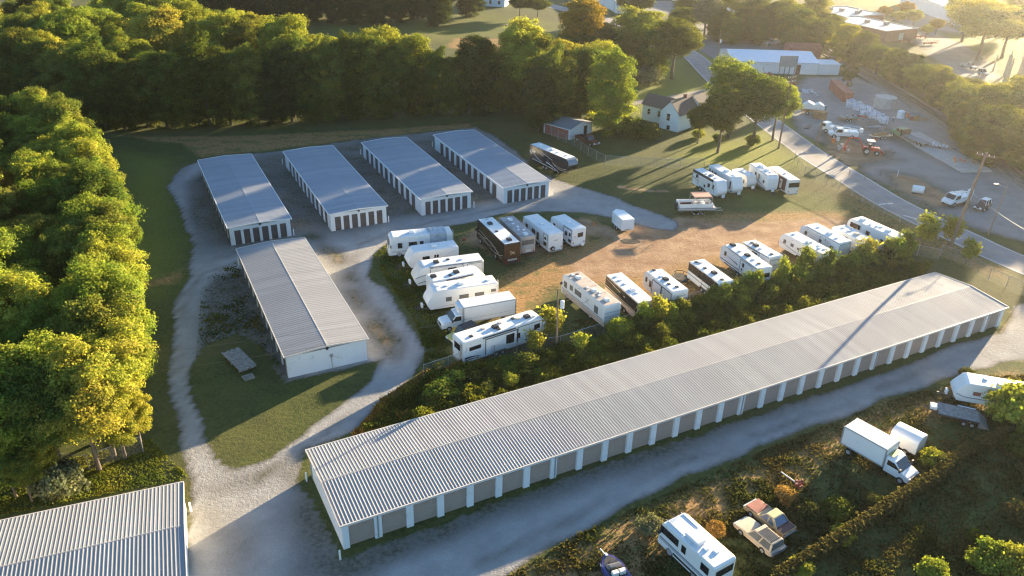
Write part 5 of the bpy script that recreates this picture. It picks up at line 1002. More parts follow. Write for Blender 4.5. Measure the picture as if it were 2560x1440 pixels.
p = g(2250, 296); t = thing('water_tank', 'upright white plastic tank beyond the wrapped blocks near the railway', 'tank', p); MB().cyl((0, 0, .1), (0, 0, 1.7), .85, None, 16).cyl((0, 0, 1.7), (0, 0, 2.0), .85, .3, 16).build('tank', 'rv_white', t); MB().box(-.8, .8, -.8, .8, 0, .1).build('base', 'wood_grey', t)
car('dark open utility cart at the right edge of the shaded yard', 'utility cart', 'utility_cart', (2447, 516), (2466, 508), 'suv', 'plastic_black', z=.9, cabin='rv_white', W=1.6, L=3.4)
car('grey pickup parked on the bright lot beyond the railway', 'pickup', 'pickup_truck', (2440, 168), (2408, 158), 'pickup', 'rv_grey', z=.9)
car('grey car parked on the bright lot beyond the railway', 'car', 'parked_car', (2470, 184), (2447, 178), 'suv', 'rv_grey', z=.9)
r_ = random.Random(4)
for px, py, l in ((2262, 108, 'red farm implement next to the brick building wall'), (2296, 96, 'red farm implement with tall frame on the lot past the brick building'), (2325, 112, 'red wheeled farm implement at the far end of the lot past the brick building'), (1780, 72, 'rust red scrap trailer in the far lot left of the bright red container'), (1850, 80, 'rust red steel rack in the far lot right of the bright red container')):
    t = thing('farm_implement', l, 'farm implement', g(px, py), r_.uniform(-.5, .5)); f = MB()
    for k in range(7): x = -2.4+k*.8; f.box(x-.07, x+.07, -.9, .9, .5, .65); f.cyl((x, -.8, .5), (x, -.8, 1.5+.6*r_.random()), .06, None, 5)
    f.box(-2.5, 2.5, -.1, .1, .66, .85); f.build('frame', 'rust_red', t)
    for s in (-1, 1): wheel(t, s*1.6, .95, .4, .22)
for k in range(14):
    px = 2482+(k*37 % 76); py = 178+(k*53 % 30); t = thing('bare_trunk', 'pale bare standing trunk in the hazy upper right lot', 'bare trunk', g(px, py), 0, 'pale bare trunks in the hazy lot'); h_ = 5+3*((k*7) % 5)/5
    MB().cyl((0, 0, 0), (.1, .1, h_), .28, .12, 7).build('trunk', 'rust_cream', t); MB().cyl((.05, .05, h_*.6), (.9, .3, h_*.95), .09, .04, 5).cyl((.05, .05, h_*.5), (-.7, .4, h_*.85), .09, .04, 5).build('limb', 'rust_cream', t)

q = [g(*p)[:2] for p in ((2236, 335), (2300, 335), (2440, 408), (2480, 430), (2405, 432), (2320, 385))]
struct(MB().prism(q, .01, .35, 'z').build('concrete_slab', 'concrete', None))
for k, (px, py, l) in enumerate(((1925, 190, 'heap of rusty steel scrap in front of the metal workshop, left of the billboard'), (1975, 212, 'low rust-brown scrap heap below the billboard'), (2020, 232, 'scrap heap with pale pieces beside the red container'), (2290, 300, 'small heap of timber and pipes near the upright white plastic tank'), (2105, 372, 'pile of grey rubble just left of the red backhoe'), (2215, 385, 'mound of pale gravel right of the red backhoe'), (2160, 268, 'heap of bagged waste at the left foot of the concrete tank'), (2395, 405, 'orange barrel and blocks on the concrete slab'))):
    r_ = random.Random(k+40); t = thing('scrap_heap', l, 'heap', g(px, py), r_.uniform(0, 3)); m_ = ('rust_red', 'rust_red', 'bag_grey', 'wood_brown', 'concrete', 'ballast', 'bag_grey', 'orange')[k]; b = MB()
    for i in range(26):
        x, y = r_.gauss(0, 1.3), r_.gauss(0, .8); z = max(0, 1.0-.35*math.hypot(x, y*1.5))*r_.random(); e = r_.uniform(.15, .5); w_ = r_.uniform(.06, .3); b.frust((x-e, x+e, y-w_, y+w_), z, (x-e*.8, x+e*.8, y-w_*.8, y+w_*.8), z+r_.uniform(.1, .35))
    b.build('pile', m_, t)
for k, (px, py) in enumerate(((2108, 426), (2122, 440), (2160, 452), (2200, 440), (2243, 441), (2238, 472), (2226, 452))):
    t = thing('marker_post', 'short post standing along the entrance of the shaded yard', 'post', g(px, py), 0, 'posts along the yard entrance'); MB().cyl((0, 0, 0), (0, 0, 1.3), .07, None, 8).build('post', 'white_trim' if k == 4 else 'pole_wood', t); MB().cyl((0, 0, 1.3), (0, 0, 1.34), .075, .03, 8).build('cap', 'grey_metal', t)
for k, (px, py) in enumerate(((2150, 292), (2185, 318), (2205, 322), (2328, 372), (2360, 384), (2132, 318), (2172, 366), (2020, 318))):
    t = thing('pipe_bundle', 'bundle of pipes and bars lying on the work yard ground', 'pipes', g(px, py), R(-20+k*37), 'bundles of pipes scattered over the work yard'); b = MB()
    for i in range(7): b.cyl((-1.9+.1*(i % 3), -.45+i*.15, .09+.12*(i % 2)), (1.9-.15*(i % 2), -.45+i*.15, .09+.12*(i % 2)), .075, None, 6)
    b.build('pipe', ('rust_red', 'grey_metal', 'wood_grey', 'steel_dark')[k % 4], t)
for k, (px, py) in enumerate(((2056, 268), (2062, 274), (2258, 288), (2268, 292), (2277, 300), (2404, 368), (2094, 352), (2083, 356), (2188, 352), (2232, 304))):
    t = thing('oil_drum', 'upright steel drum standing on the work yard', 'drum', g(px, py), 0, 'drums standing about the work yard'); MB().cyl((0, 0, 0), (0, 0, .95), .34, None, 14).build('drum', ('rust_red', 'rv_bluegrey', 'white_trim', 'orange')[k % 4], t); MB().cyl((0, 0, .951), (0, 0, .97), .3, None, 12).build('lid', 'grey_metal', t)
for k, (px, py, l) in enumerate(((2345, 372, 'flat grey trailer parked at the edge of the concrete slab'), (2120, 302, 'low flat trailer right of the crate stack'), (2200, 345, 'low tan trailer in front of the flatbed truck'), (1845, 95, 'flat trailer on the far lot before the steel rack'), (1870, 72, 'low trailer at the back of the far lot'))):
    t = thing('equipment_trailer', l, 'trailer', g(px, py), R(-30+25*k)); MB().box(-2.4, 2.4, -1.0, 1.0, .55, .68).build('deck', ('wood_grey', 'wood_brown', 'rust_cream', 'plastic_grey', 'rust_red')[k], t); MB().cyl((2.4, -.7, .5), (3.5, 0, .5), .06, None, 6).cyl((2.4, .7, .5), (3.5, 0, .5), .06, None, 6).build('tongue', 'steel_dark', t)
    for x in (-.6, .2):
        for s in (-1, 1): wheel(t, x, s*1.12, .34, .2)
    q = MB(); r_ = random.Random(k+9)
    for i in range(6): q.box(-2+i*.65, -1.5+i*.65, -.6+.3*r_.random(), .6, .681, .75+.6*r_.random())
    q.build('load', ('bag_grey', 'plastic_grey', 'wood_brown', 'cover_white', 'steel_dark')[k], t)
# ================================================================ FENCES, POLES, WIRES
_post = {}
def fence(pts, label, h=1.9, gap=3.0, grp=None, panel=True, rail=True, px=True):
    P = [g(*p) for p in pts] if px else [Vector(p) for p in pts]; t = thing('chain_link_fence', label, 'chain-link fence', P[0])
    o0 = P[0]; mbp = MB(); r = MB(); n = 0
    if h not in _post: _post[h] = MB().cyl((0, 0, 0), (0, 0, h+.06), .04, None, 7).mesh('post', 'grey_metal')
    uv = []
    for a, b in zip(P, P[1:]):
        L = (b-a).length; k = max(1, round(L/gap))
        for i in range(k):
            p = a+(b-a)*(i/k); put('post', _post[h], t, p-o0); n += 1
        q = [a-o0+Vector((0, 0, .05)), b-o0+Vector((0, 0, .05)), b-o0+Vector((0, 0, h)), a-o0+Vector((0, 0, h))]; mbp.quad(*q); uv += [(0, 0), (L, 0), (L, h), (0, h)]
        r.cyl(a-o0+Vector((0, 0, h)), b-o0+Vector((0, 0, h)), .024, None, 5)
    put('post', _post[h], t, P[-1]-o0)
    if panel:
        me = bpy.data.meshes.new('mesh_panel'); me.from_pydata(mbp.v, [], mbp.f); l = me.uv_layers.new(name='UVMap')
        for i, c in enumerate(uv): l.data[i].uv = c
        me.materials.append(M['chain_link']); put('mesh_panel', me, t)
    if rail: r.build('top_rail', 'grey_metal', t)
    return t
fence([(1318, 300), (1395, 350), (1435, 365), (1470, 390), (1512, 412), (1600, 418), (1700, 420), (1760, 420)], 'chain-link fence curving round the lawn behind the metal shed and farmhouse')
fence([(1985, 403), (2010, 440), (2065, 463), (2130, 490), (2210, 535), (2290, 575), (2345, 598)], 'chain-link fence along the road verge beside the trailers')
fence([(2350, 640), (2425, 668), (2470, 700), (2560, 740)], 'vine-topped chain-link fence between the long storage building and the road')
fence([(10, 1195), (130, 1172), (225, 1178), (311, 1147), (359, 1130)], 'chain-link fence at the foot of the sunlit woods above the corner building')
fence([(1060, 945), (1180, 905), (1400, 872), (1560, 820), (1720, 765), (1860, 725), (2000, 690), (2240, 630), (2345, 650)], 'overgrown chain-link fence between the trailers and the long storage building', h=1.8)
fence([(1940, 1460), (2100, 1360), (2240, 1265), (2330, 1210), (2400, 1150), (2520, 1090)], 'low weathered fence smothered in dead vines in the lower right corner', h=1.2)
def pole(base, h, label, arms=1, lean=(0, 0), transformer=False, lamp=False, az=0., r=.2):
    p = g(*base); t = thing('utility_pole', label, 'utility pole', p, az); lx, ly = lean
    MB().cyl((0, 0, 0), (lx, ly, h), r, r*.62, 10).build('pole', 'pole_wood', t)
    for k in range(arms):
        z = h-.5-k*.9; c = MB().box(lx-1.25, lx+1.25, ly-.16, ly-.05, z-.07, z+.07); o = c.build('crossarm', 'pole_wood', t)
        for x in (-1.15, -.45, .45, 1.15): MB().cyl((lx+x, ly-.1, z+.07), (lx+x, ly-.1, z+.28), .06, .05, 8).build('insulator', 'white_trim', o)
    if transformer: MB().cyl((.34, -.05, h*.72), (.34, -.05, h*.72+.95), .24, None, 14).cyl((.34, -.05, h*.72+.95), (.34, -.05, h*.72+1.02), .24, .1, 14).build('transformer', 'plastic_white' if 'plastic_white' in M else 'white_trim', t, .0)
    if lamp: MB().cyl((lx, ly, h-.5), (lx-1.6, ly, h+.1), .04, None, 6).box(lx-2.2, lx-1.5, ly-.15, ly+.15, h, h+.14).build('lamp_arm', 'grey_metal', t)
    return t, p+Vector((lx, ly, h))
_, top1 = pole((1946, 371), 15.2, 'tall dark utility pole on the lawn corner beside the road', 2, (.3, .2), az=R(35))
_, top2 = pole((2374, 622), 15.8, 'leaning utility pole by the road above the right end of the long storage building', 1, (.9, .3), az=R(-40), r=.27)
pole((2040, 366), 7.2, 'pale cut-off utility pole at the edge of the yard across the road', 0, r=.2, lean=(.4, .3))
_, top4 = pole((1790, 165), 9.2, 'utility pole with white transformer by the far lot', 0, transformer=True)
_, top5 = pole((1391, 882), 8.6, 'brown utility pole with white transformer standing in the overgrown fence', 0, (-.25, .2), transformer=True, r=.14)
_, top6 = pole((2471, 586), 8.5, 'thin grey light pole in the shaded yard across the road', 0, (.6, .2), lamp=True, r=.09)
pole((1903, 206), 4.2, 'short thin pole in front of the metal workshop', 0, r=.09); pole((1534, 37), 7.0, 'thin pale pole beside the far road near the red shed', 0, r=.1); pole((1602, 32), 7.0, 'thin pole right of the small red shed', 0, r=.1)
def wire(a, b, label, sag=.8, r=.018, grp=None):
    pts = [a+(b-a)*(i/12)-Vector((0, 0, sag*4*(i/12)*(1-i/12))) for i in range(13)]
    q = MB().tube([p-a for p in pts], r*.55, 4); o = q.build('power_line', 'steel_dark' if r < .025 else 'grey_metal'); o.location = a; tag(o, label, 'power line')
wire(top5+Vector((0, 0, -.4)), Vector((-60, 62, 7.5)), 'upper thin power line running left from the transformer pole', 1.2); wire(top5+Vector((0, 0, -1.6)), Vector((-62, 58, 6.5)), 'lower thin power line running left from the transformer pole', 1.2)
wire(top5+Vector((0, 0, -.5)), top2+Vector((0, 0, -5)), 'long power line from the transformer pole to the leaning roadside pole', 1.5)
wire(top5+Vector((0, 0, -1.2)), g(1462, 925, 0), 'guy wire slanting from the transformer pole to the ground', 0)
wire(top2+Vector((0, 0, -6.5)), g(2700, 640, 6.), 'sunlit power line sagging right from the leaning roadside pole', .8, .03)
wire(top6+Vector((0, 0, -.3)), g(2660, 560, 6.), 'thin power line leaving the grey light pole to the right', .5, .02)
wire(top1+Vector((0, 0, -.3)), top2+Vector((0, 0, -.3)), 'roadside power line between the two tall utility poles', 1.6, .02)

# ================================================================ TREES AND PLANTS
def leaf_quads(P, Nrm, size, rng):
    """one small kinked leaf spray per point"""
    n = len(P); Nrm /= np.linalg.norm(Nrm, axis=1, keepdims=True)+1e-9
    r = rng.normal(size=(n, 3)); T = np.cross(Nrm, r); T /= np.linalg.norm(T, axis=1, keepdims=True)+1e-9; B = np.cross(Nrm, T)
    s = size[:, None]*.5; el = rng.uniform(.6, 1.0, (n, 1))
    V = np.stack([P-T*s, P-B*s*el+Nrm*s*.25, P+T*s, P+B*s*el+Nrm*s*.25], 1).reshape(-1, 3)
    return V, np.arange(4*n).reshape(n, 4)
def crown_mesh(name, seed, nc, lpc, leaf, rx, rz, zc, cr=(.9, 1.7), top=.25, floor=.0):
    rng = np.random.default_rng(seed)
    d = rng.normal(size=(nc, 3)); d /= np.linalg.norm(d, axis=1, keepdims=True); d[:, 2] = d[:, 2]*(1-top)+top*.6
    rad = rng.uniform(.25, 1, nc)**.45*rng.uniform(.85, 1.12, nc)
    c = d*rad[:, None]*np.array([rx, rx, rz]); c[:, 2] += zc
    R_ = rng.uniform(*cr, nc); k = np.repeat(np.arange(nc), (lpc*(R_/R_.mean())**2).astype(int)); n = len(k)
    q = rng.normal(size=(n, 3)); q /= np.linalg.norm(q, axis=1, keepdims=True); q[:, 2] = np.abs(q[:, 2])*np.where(rng.random(n) < .78, 1, -1)
    sh = rng.uniform(.55, 1.12, n)
    st = rng.uniform(.7, 1.45, (nc, 3))*np.array([1, 1, .72]); P = c[k]+q*(R_[k]*sh)[:, None]*st[k]+rng.normal(0, leaf*.55, (n, 3)); P[:, 2] = np.maximum(P[:, 2], floor+.15*rng.random(n))
    out = (c[k]-np.array([0, 0, zc]))/np.array([rx, rx, rz])
    V, Q = leaf_quads(P, q*.7+out*.35+rng.normal(size=(n, 3))*.55+np.array([0, 0, .25]), leaf*rng.uniform(.5, 1.35, n), rng)
    cv = rng.uniform(.8, 1.2, nc); cyv = np.clip(rng.normal(.3, .28, nc), 0, 1)
    val = cv[k]*rng.uniform(.75, 1.25, n); ye = np.clip(cyv[k]+rng.normal(0, .18, n), 0, 1)
    A = np.repeat(np.stack([val, ye, ye*0, ye*0+1], 1), 4, 0)
    return np_mesh(name, V, Q, A, 'tint', 'leaf_green')
def trunk_mesh(name, seed, h, r0, nl=6, zl=.35):
    r = random.Random(seed); mb = MB(); pts = [(0, 0, 0)]
    for k in range(1, 6): pts.append((pts[-1][0]+r.uniform(-.15, .15), pts[-1][1]+r.uniform(-.15, .15), h*k/5))
    for k in range(5): mb.cyl(pts[k], pts[k+1], r0*(1-k*.17), r0*(1-(k+1)*.17), 8, False)
    for k in range(nl):
        z = h*(zl+(.9-zl)*k/nl); i = min(int(z/h*5), 4); a = k*2.4+r.random(); l = r.uniform(.25, .4)*h*(1.1-z/h)
        b = pts[i+1]; e = (b[0]+math.cos(a)*l, b[1]+math.sin(a)*l, b[2]+l*r.uniform(.5, .9)); mb.cyl(b, e, r0*.32, r0*.1, 6, False)
    return mb.mesh(name, 'bark', smooth=True)
CR = {}
for i in range(4): CR['round%d' % i] = crown_mesh('crown', 20+i, 130, 290, .25, 4.3, 5.4, 9.0, (.45, 1.35))
for i in range(3): CR['tall%d' % i] = crown_mesh('crown', 40+i, 135, 270, .25, 3.6, 6.6, 8.6, (.45, 1.3))
for i in range(2): CR['wide%d' % i] = crown_mesh('crown', 60+i, 160, 320, .25, 5.6, 5.0, 8.6, (.5, 1.5))
for i in range(2): CR['edge%d' % i] = crown_mesh('crown', 70+i, 185, 270, .25, 4.3, 7.3, 7.6, (.45, 1.4), .0, .1)
for i in range(4): CR['shrub%d' % i] = crown_mesh('crown', 80+i, 44, 90, .2, 1.35, .9, .9, (.2, .6), .1, .02)
CR['spray0'] = crown_mesh('crown', 90, 24, 60, .26, .75, 1.5, 1.7, (.2, .45), .3, .02)
CR['cedar0'] = crown_mesh('crown', 95, 70, 170, .3, 2.1, 6.2, 6.6, (.6, 1.1), -.1, .2)
TR = {'t%d' % i: trunk_mesh('trunk', i, 12, .3) for i in range(3)}; TR['s'] = trunk_mesh('trunk', 9, 1.3, .05, 5, .1)
def plant(loc, proto, m, s, label, cat='tree', name='tree', group=None, sz=None, trunk='t0', rz=None):
    t = thing(name, label, cat, loc, rnd.uniform(0, 6.28) if rz is None else rz, group); t.scale = (s, s, sz or s)
    put('trunk', TR[trunk], t); c = put('crown', CR[proto], t); c.material_slots[0].link = 'OBJECT'; c.material_slots[0].material = M[m]
    return t
rnd = random.Random(99)
def pick(ws): return rnd.choices([w_[0] for w_ in ws], [w_[1] for w_ in ws])[0]
def wood(poly, gap, mats, protos, h, label, group, rows=None, skip=None, limit=999):
    P = [tuple(p) for p in poly]; xs_ = [p[0] for p in P]; ys_ = [p[1] for p in P]; got = []; tries = 0
    while tries < 6000 and len(got) < limit:
        tries += 1; x, y = rnd.uniform(min(xs_), max(xs_)), rnd.uniform(min(ys_), max(ys_))
        if not inpoly(P, np.array([x]), np.array([y]))[0] or any((x-a)**2+(y-b)**2 < gap*gap for a, b in got) or (skip and skip(x, y)): continue
        got.append((x, y)); hh = rnd.uniform(*h)/15.; mm = pick(mats)
        plant((x, y, 0), pick(protos), mm, hh*rnd.uniform(.95, 1.1), label.get(mm, label['*']) if isinstance(label, dict) else label, group=group, sz=hh, trunk='t%d' % rnd.randrange(3))
    return len(got)
RND = [('round%d' % i, 3) for i in range(4)]+[('tall%d' % i, 2) for i in range(3)]+[('wide%d' % i, 1) for i in range(2)]
# woods on the left: a sunlit edge and the mass behind it
edge_l = [g(px, py, 9) for px, py in ((60, 268), (150, 325), (205, 405), (222, 500), (240, 590), (248, 680), (238, 770), (236, 850), (240, 925), (205, 975), (130, 990), (50, 1005), (-60, 1020))]
lw = [(p.x-2.5, p.y) for p in edge_l]
LWL = {'*': 'bright green broadleaf tree of the sunlit woods along the left edge', 'leaf_yellow': 'yellow-green broadleaf tree of the sunlit woods along the left edge', 'leaf_orange': 'orange-tinted broadleaf tree of the sunlit woods along the left edge', 'leaf_olive': 'olive green broadleaf tree of the sunlit woods along the left edge'}
for a, b in zip(edge_l, edge_l[1:]):
    k = max(1, round((b-a).length/4.3))
    for i in range(k):
        p = a+(b-a)*((i+.5)/k); m_ = pick([('leaf_bright', 5), ('leaf_green', 4), ('leaf_yellow', .8), ('leaf_orange', .2)]); hh = rnd.uniform(12, 15)/15
        plant((p.x+.6+rnd.uniform(-.5, .5), p.y, 0), rnd.choice(('edge0', 'edge1', 'round0', 'round2')), m_, hh, {'leaf_bright': 'bright green tree on the lane-side edge of the left woods', 'leaf_green': 'mid green tree on the lane-side edge of the left woods', 'leaf_yellow': 'yellow-green tree on the lane-side edge of the left woods', 'leaf_orange': 'orange-tinted tree on the lane-side edge of the left woods'}[m_], group='lane-side edge of the left woods', sz=hh, trunk='t1')
lw = [(p.x-4.6, p.y) for p in edge_l]
wood(lw+[(-70, 62), (-110, 95), (-130, 150)], 5.2, [('leaf_bright', 5), ('leaf_green', 4), ('leaf_yellow', 1), ('leaf_olive', .8), ('leaf_orange', .3)], RND, (11.5, 15.5), LWL, 'trees of the sunlit woods on the left')
for i, (px, py, m_) in enumerate(((340, 1055, 'leaf_yellow'), (300, 1085, 'leaf_yellow'), (60, 1190, 'leaf_green'), (95, 1160, 'leaf_yellow'), (20, 1180, 'leaf_bright'))):
    plant(g(px, py, 3).xy.to_3d(), 'tall%d' % (i % 3), m_, .42, ('orange-yellow sapling at the right tip of the sunlit woods by the gravel lane', 'yellow sapling beside the orange-yellow one at the tip of the sunlit woods', 'green sapling in front of the sunlit woods above the corner building', 'golden sapling between two green ones above the corner building', 'bright green sapling nearest the lower left edge of the sunlit woods')[i])
plant(g(150, 1215, .8).xy.to_3d(), 'shrub0', 'leaf_silver', 1.5, 'silvery grey shrub on the grass above the corner building roof', 'shrub', 'shrub', trunk='s')
# dark back row and the woods behind it
fr = [g(px, py) for px, py in ((-60, 262), (120, 300), (270, 334), (640, 322), (900, 306), (1120, 296), (1300, 284))]
BWL = {'*': 'green broadleaf tree of the woods behind the storage rows', 'leaf_yellow': 'yellow-topped tree of the woods behind the storage rows', 'leaf_orange': 'orange autumn tree of the woods behind the storage rows', 'leaf_olive': 'olive tree of the woods behind the storage rows', 'leaf_dark': 'dark green tree of the woods behind the storage rows'}
n_ = 0
EDGL = ['leafy tree with foliage to the ground on the shaded front of the back woods', 'shadowy tree of the front line of the back woods, dark from top to foot']
for a, b in zip(fr, fr[1:]):
    k = max(1, round((b-a).length/4.4))
    for i in range(k):
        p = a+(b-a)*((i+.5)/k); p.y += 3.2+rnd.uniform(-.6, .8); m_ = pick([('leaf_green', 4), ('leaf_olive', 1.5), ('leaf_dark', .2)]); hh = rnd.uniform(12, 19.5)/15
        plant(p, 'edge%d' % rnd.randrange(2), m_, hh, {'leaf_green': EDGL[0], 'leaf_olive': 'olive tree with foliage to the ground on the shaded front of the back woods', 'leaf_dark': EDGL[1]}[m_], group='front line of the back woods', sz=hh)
bk = [g(px, py, 15) for px, py in ((1310, 118), (1150, 112), (1000, 100), (800, 82), (640, 48), (480, 12), (200, -22), (-120, -15))]
gapc = g(305, 200)
wood([(p.x, p.y+7) for p in fr]+[(p.x, p.y) for p in bk], 8.3, [('leaf_green', 2.5), ('leaf_bright', 4), ('leaf_yellow', 4), ('leaf_olive', 1), ('leaf_orange', .12)], RND, (12.5, 22), BWL, 'trees of the woods behind the storage rows', skip=lambda x, y: abs(x-gapc.x) < 3.2 and y < gapc.y+4, limit=150)
plant(g(415, 95, 11).xy.to_3d(), 'round1', 'leaf_orange', .95, 'large golden orange tree rising from the upper left woods')
plant(g(1000, 150, 10).xy.to_3d(), 'wide1', 'leaf_yellow', 1.0, 'broad bright yellow crown at the middle of the back woods')
# single trees on the right half
SP = [(1455, 60, 19, 'tall0', 'leaf_orange', 1.45, 'tall golden orange tree at the edge of the shaded field'), (1415, 120, 10, 'round1', 'leaf_olive', 1.2, 'olive tree at the foot of the golden orange tree'), (1520, 110, 12, 'edge1', 'leaf_dark', 1.35, 'dark shaded tree right of the golden orange tree'), (1600, 80, 18, 'round0', 'leaf_yellow', 1.45, 'bright yellow-topped tree behind the lawn'),
    (1630, 130, 13, 'edge0', 'leaf_green', 1.5, 'wide green tree between the yellow-topped tree and the road'), (1690, 105, 17, 'round3', 'leaf_olive', 1.35, 'dense olive tree standing right at the bend of the road'), (1570, 130, 12, 'edge1', 'leaf_olive', 1.3, 'shaded olive tree in front of the yellow-topped tree'), (1460, 130, 11, 'edge0', 'leaf_dark', 1.3, 'dark low tree below the golden orange tree'),
    (1425, 165, 16, 'round2', 'leaf_yellow', 1.3, 'broad yellow-green tree at the end of the back woods'), (1335, 165, 18, 'edge0', 'leaf_olive', 1.1, 'tree joining the end of the back woods left of the yellow-green one'), (1380, 205, 17, 'edge1', 'leaf_green', 1.05, 'green tree in the gap between back woods and yellow-green tree'),
    (1475, 195, 16, 'edge0', 'leaf_green', 1.05, 'green tree tucked left of the tall oval tree'), (1500, 170, 17, 'round1', 'leaf_yellow', 1.1, 'yellowish tree rising behind the tall oval tree'), (1532, 215, 18, 'edge1', 'leaf_bright', 1.0, 'tall oval green tree beside the shed drive'), (1430, 235, 12, 'edge1', 'leaf_olive', .95, 'low shaded tree behind the dark parked car'), (1350, 235, 14, 'edge0', 'leaf_dark', .95, 'dark tree at the shaded corner left of the parked car'),
    (1838, 228, 17.5, 'tall1', 'leaf_bright', 1.3, 'biggest of the lawn trees right of the farmhouse'), (1808, 285, 14, 'round0', 'leaf_olive', 1.1, 'olive tree between the farmhouse and the biggest lawn tree'), (1897, 258, 15.5, 'round2', 'leaf_green', 1.2, 'green tree right of the biggest lawn tree'), (1948, 258, 14, 'round3', 'leaf_bright', 1.0, 'lighter tree beside the tall dark utility pole'), (1752, 298, 9, 'wide0', 'leaf_olive', .8, 'shaded round tree hugging the right side of the farmhouse')]
for px, py, h, pr_, m_, s, l in SP: plant(g(px, py, h*.58).xy.to_3d(), pr_, m_, s*h/15, l, sz=h/15)
for px, py, s, m_, l in ((1622, 192, 2.4, 'leaf_silver', 'pale rounded bush on the lawn above the farmhouse'), (1585, 322, 2.0, 'leaf_olive', 'big grey-green thicket in front of the farmhouse'), (1622, 330, 1.6, 'leaf_olive', 'lower part of thicket touching the farmhouse gable'), (1745, 335, .9, 'leaf_yellow', 'small sunlit bush on the lawn left of the tree shadows'), (1882, 352, 1.1, 'leaf_green', 'small round bush under the lawn trees by the road'), (1795, 345, .8, 'leaf_green', 'tiny bush at the foot of the biggest lawn tree'), (1545, 300, 1.8, 'leaf_yellow', 'yellowish bush at the foot of the tall oval tree')):
    plant(g(px, py, .9*s).xy.to_3d(), 'shrub%d' % (len(l) % 4), m_, s, l, 'bush', 'bush', trunk='s')
# railway tree belt and beyond
RB = [(1768, 30, 14, 'tall1', 'leaf_silver'), (1830, 25, 13, 'round0', 'leaf_yellow'), (1885, 20, 14, 'round1', 'leaf_green'), (1925, 45, 12, 'round2', 'leaf_olive'), (1965, 40, 14, 'tall2', 'leaf_yellow'), (2000, 65, 13, 'round3', 'leaf_green'), (2035, 30, 14, 'tall0', 'leaf_yellow'), (2050, 85, 11, 'round0', 'leaf_olive'), (2085, 70, 10, 'round1', 'leaf_green'), (2120, 100, 11, 'round2', 'leaf_yellow'), (2165, 115, 10, 'round3', 'leaf_olive'), (2200, 140, 9, 'wide0', 'leaf_green'), (2240, 155, 9, 'round1', 'leaf_yellow'), (2280, 170, 9, 'round2', 'leaf_green'), (2320, 190, 10, 'wide1', 'leaf_yellow'), (2355, 215, 9, 'round3', 'leaf_olive'), (2395, 240, 9, 'round0', 'leaf_yellow'), (2440, 255, 11, 'wide0', 'leaf_green'), (2480, 265, 12, 'round1', 'leaf_yellow'), (2525, 270, 13, 'wide1', 'leaf_green'), (2565, 250, 13, 'round2', 'leaf_yellow'), (2500, 320, 11, 'round3', 'leaf_olive'), (2550, 330, 12, 'wide0', 'leaf_green'), (2600, 340, 13, 'round0', 'leaf_green'), (1860, 50, 9, 'round2', 'leaf_olive'), (1800, 50, 9, 'round3', 'leaf_olive'), (1720, 20, 12, 'round1', 'leaf_olive'), (1700, 45, 10, 'tall1', 'leaf_green'), (2430, 225, 8, 'round1', 'leaf_olive')]
for px, py, h, pr_, m_ in RB+[(2112+k*31, 104+k*13, 7, 'edge%d' % (k % 2), ('leaf_green', 'leaf_yellow', 'leaf_olive')[k % 3]) for k in range(15)]+[(2420+k*26, 300+24*(k % 3), 9, 'edge%d' % (k % 2), ('leaf_olive', 'leaf_green')[k % 2]) for k in range(7)]+[(1800+k*33, 62+8*(k % 2), 9, 'edge%d' % (k % 2), ('leaf_olive', 'leaf_green')[k % 2]) for k in range(9)]:
    if pr_[:5] == 'round' and h > 8: pr_ = 'edge%d' % (int(px) % 2)
    plant(g(px, py, h*.58).xy.to_3d(), pr_, m_, h/15*1.45, {'leaf_yellow': 'yellow-green tree of the hazy belt along the railway', 'leaf_green': 'green tree of the hazy belt along the railway', 'leaf_olive': 'olive tree of the hazy belt along the railway', 'leaf_silver': 'spiky pale grey tree at the upper end of the railway belt'}[m_], group='trees of the belt along the railway', sz=h/15)
plant(g(2128, 165, 5.5).xy.to_3d(), 'cedar0', 'leaf_dark', .85, 'narrow dark cedar standing beside the railway at the end of the workshop')
for px, py, h, pr_, m_, l in ((2470, 55, 20, 'wide0', 'leaf_yellow', 'huge hazy sunlit tree at the upper right'), (2425, 30, 17, 'round1', 'leaf_yellow', 'hazy tree left of the huge one at the upper right'), (2530, 60, 18, 'wide1', 'leaf_green', 'hazy tree right of the huge one at the upper right'), (2560, 5, 17, 'round0', 'leaf_yellow', 'glowing tree in the extreme upper right corner'), (2212, 30, 6, 'round2', 'leaf_orange', 'small brownish tree behind the brick buildings'), (2250, 42, 6, 'round3', 'leaf_yellow', 'small yellow tree beyond the brick building'), (2288, 40, 7, 'round0', 'leaf_yellow', 'small round tree next to the big pale warehouse'), (2318, 75, 5, 'round1', 'leaf_yellow', 'low yellow bush-like tree on the far lot edge'), (2345, 62, 6, 'round2', 'leaf_orange', 'dark orange small tree below the big pale warehouse'), (2268, 20, 7, 'round3', 'leaf_orange', 'brownish tree at the top edge left of the pale warehouse'),
        (1300, 8, 8, 'wide0', 'leaf_olive', 'shaded tree right of the distant white house'), (1345, 12, 8, 'wide1', 'leaf_olive', 'shaded tree nearest the far road bend'), (1170, 10, 8, 'round1', 'leaf_olive', 'shaded tree left of the distant white house'), (1570, 10, 10, 'round1', 'leaf_olive', 'olive tree beside the red shed'), (1610, 10, 10, 'round2', 'leaf_olive', 'olive tree between the red shed and the red-door storage row')):
    plant(g(px, py, h*.58).xy.to_3d(), pr_, m_, h/15*1.5, l, sz=h/15)
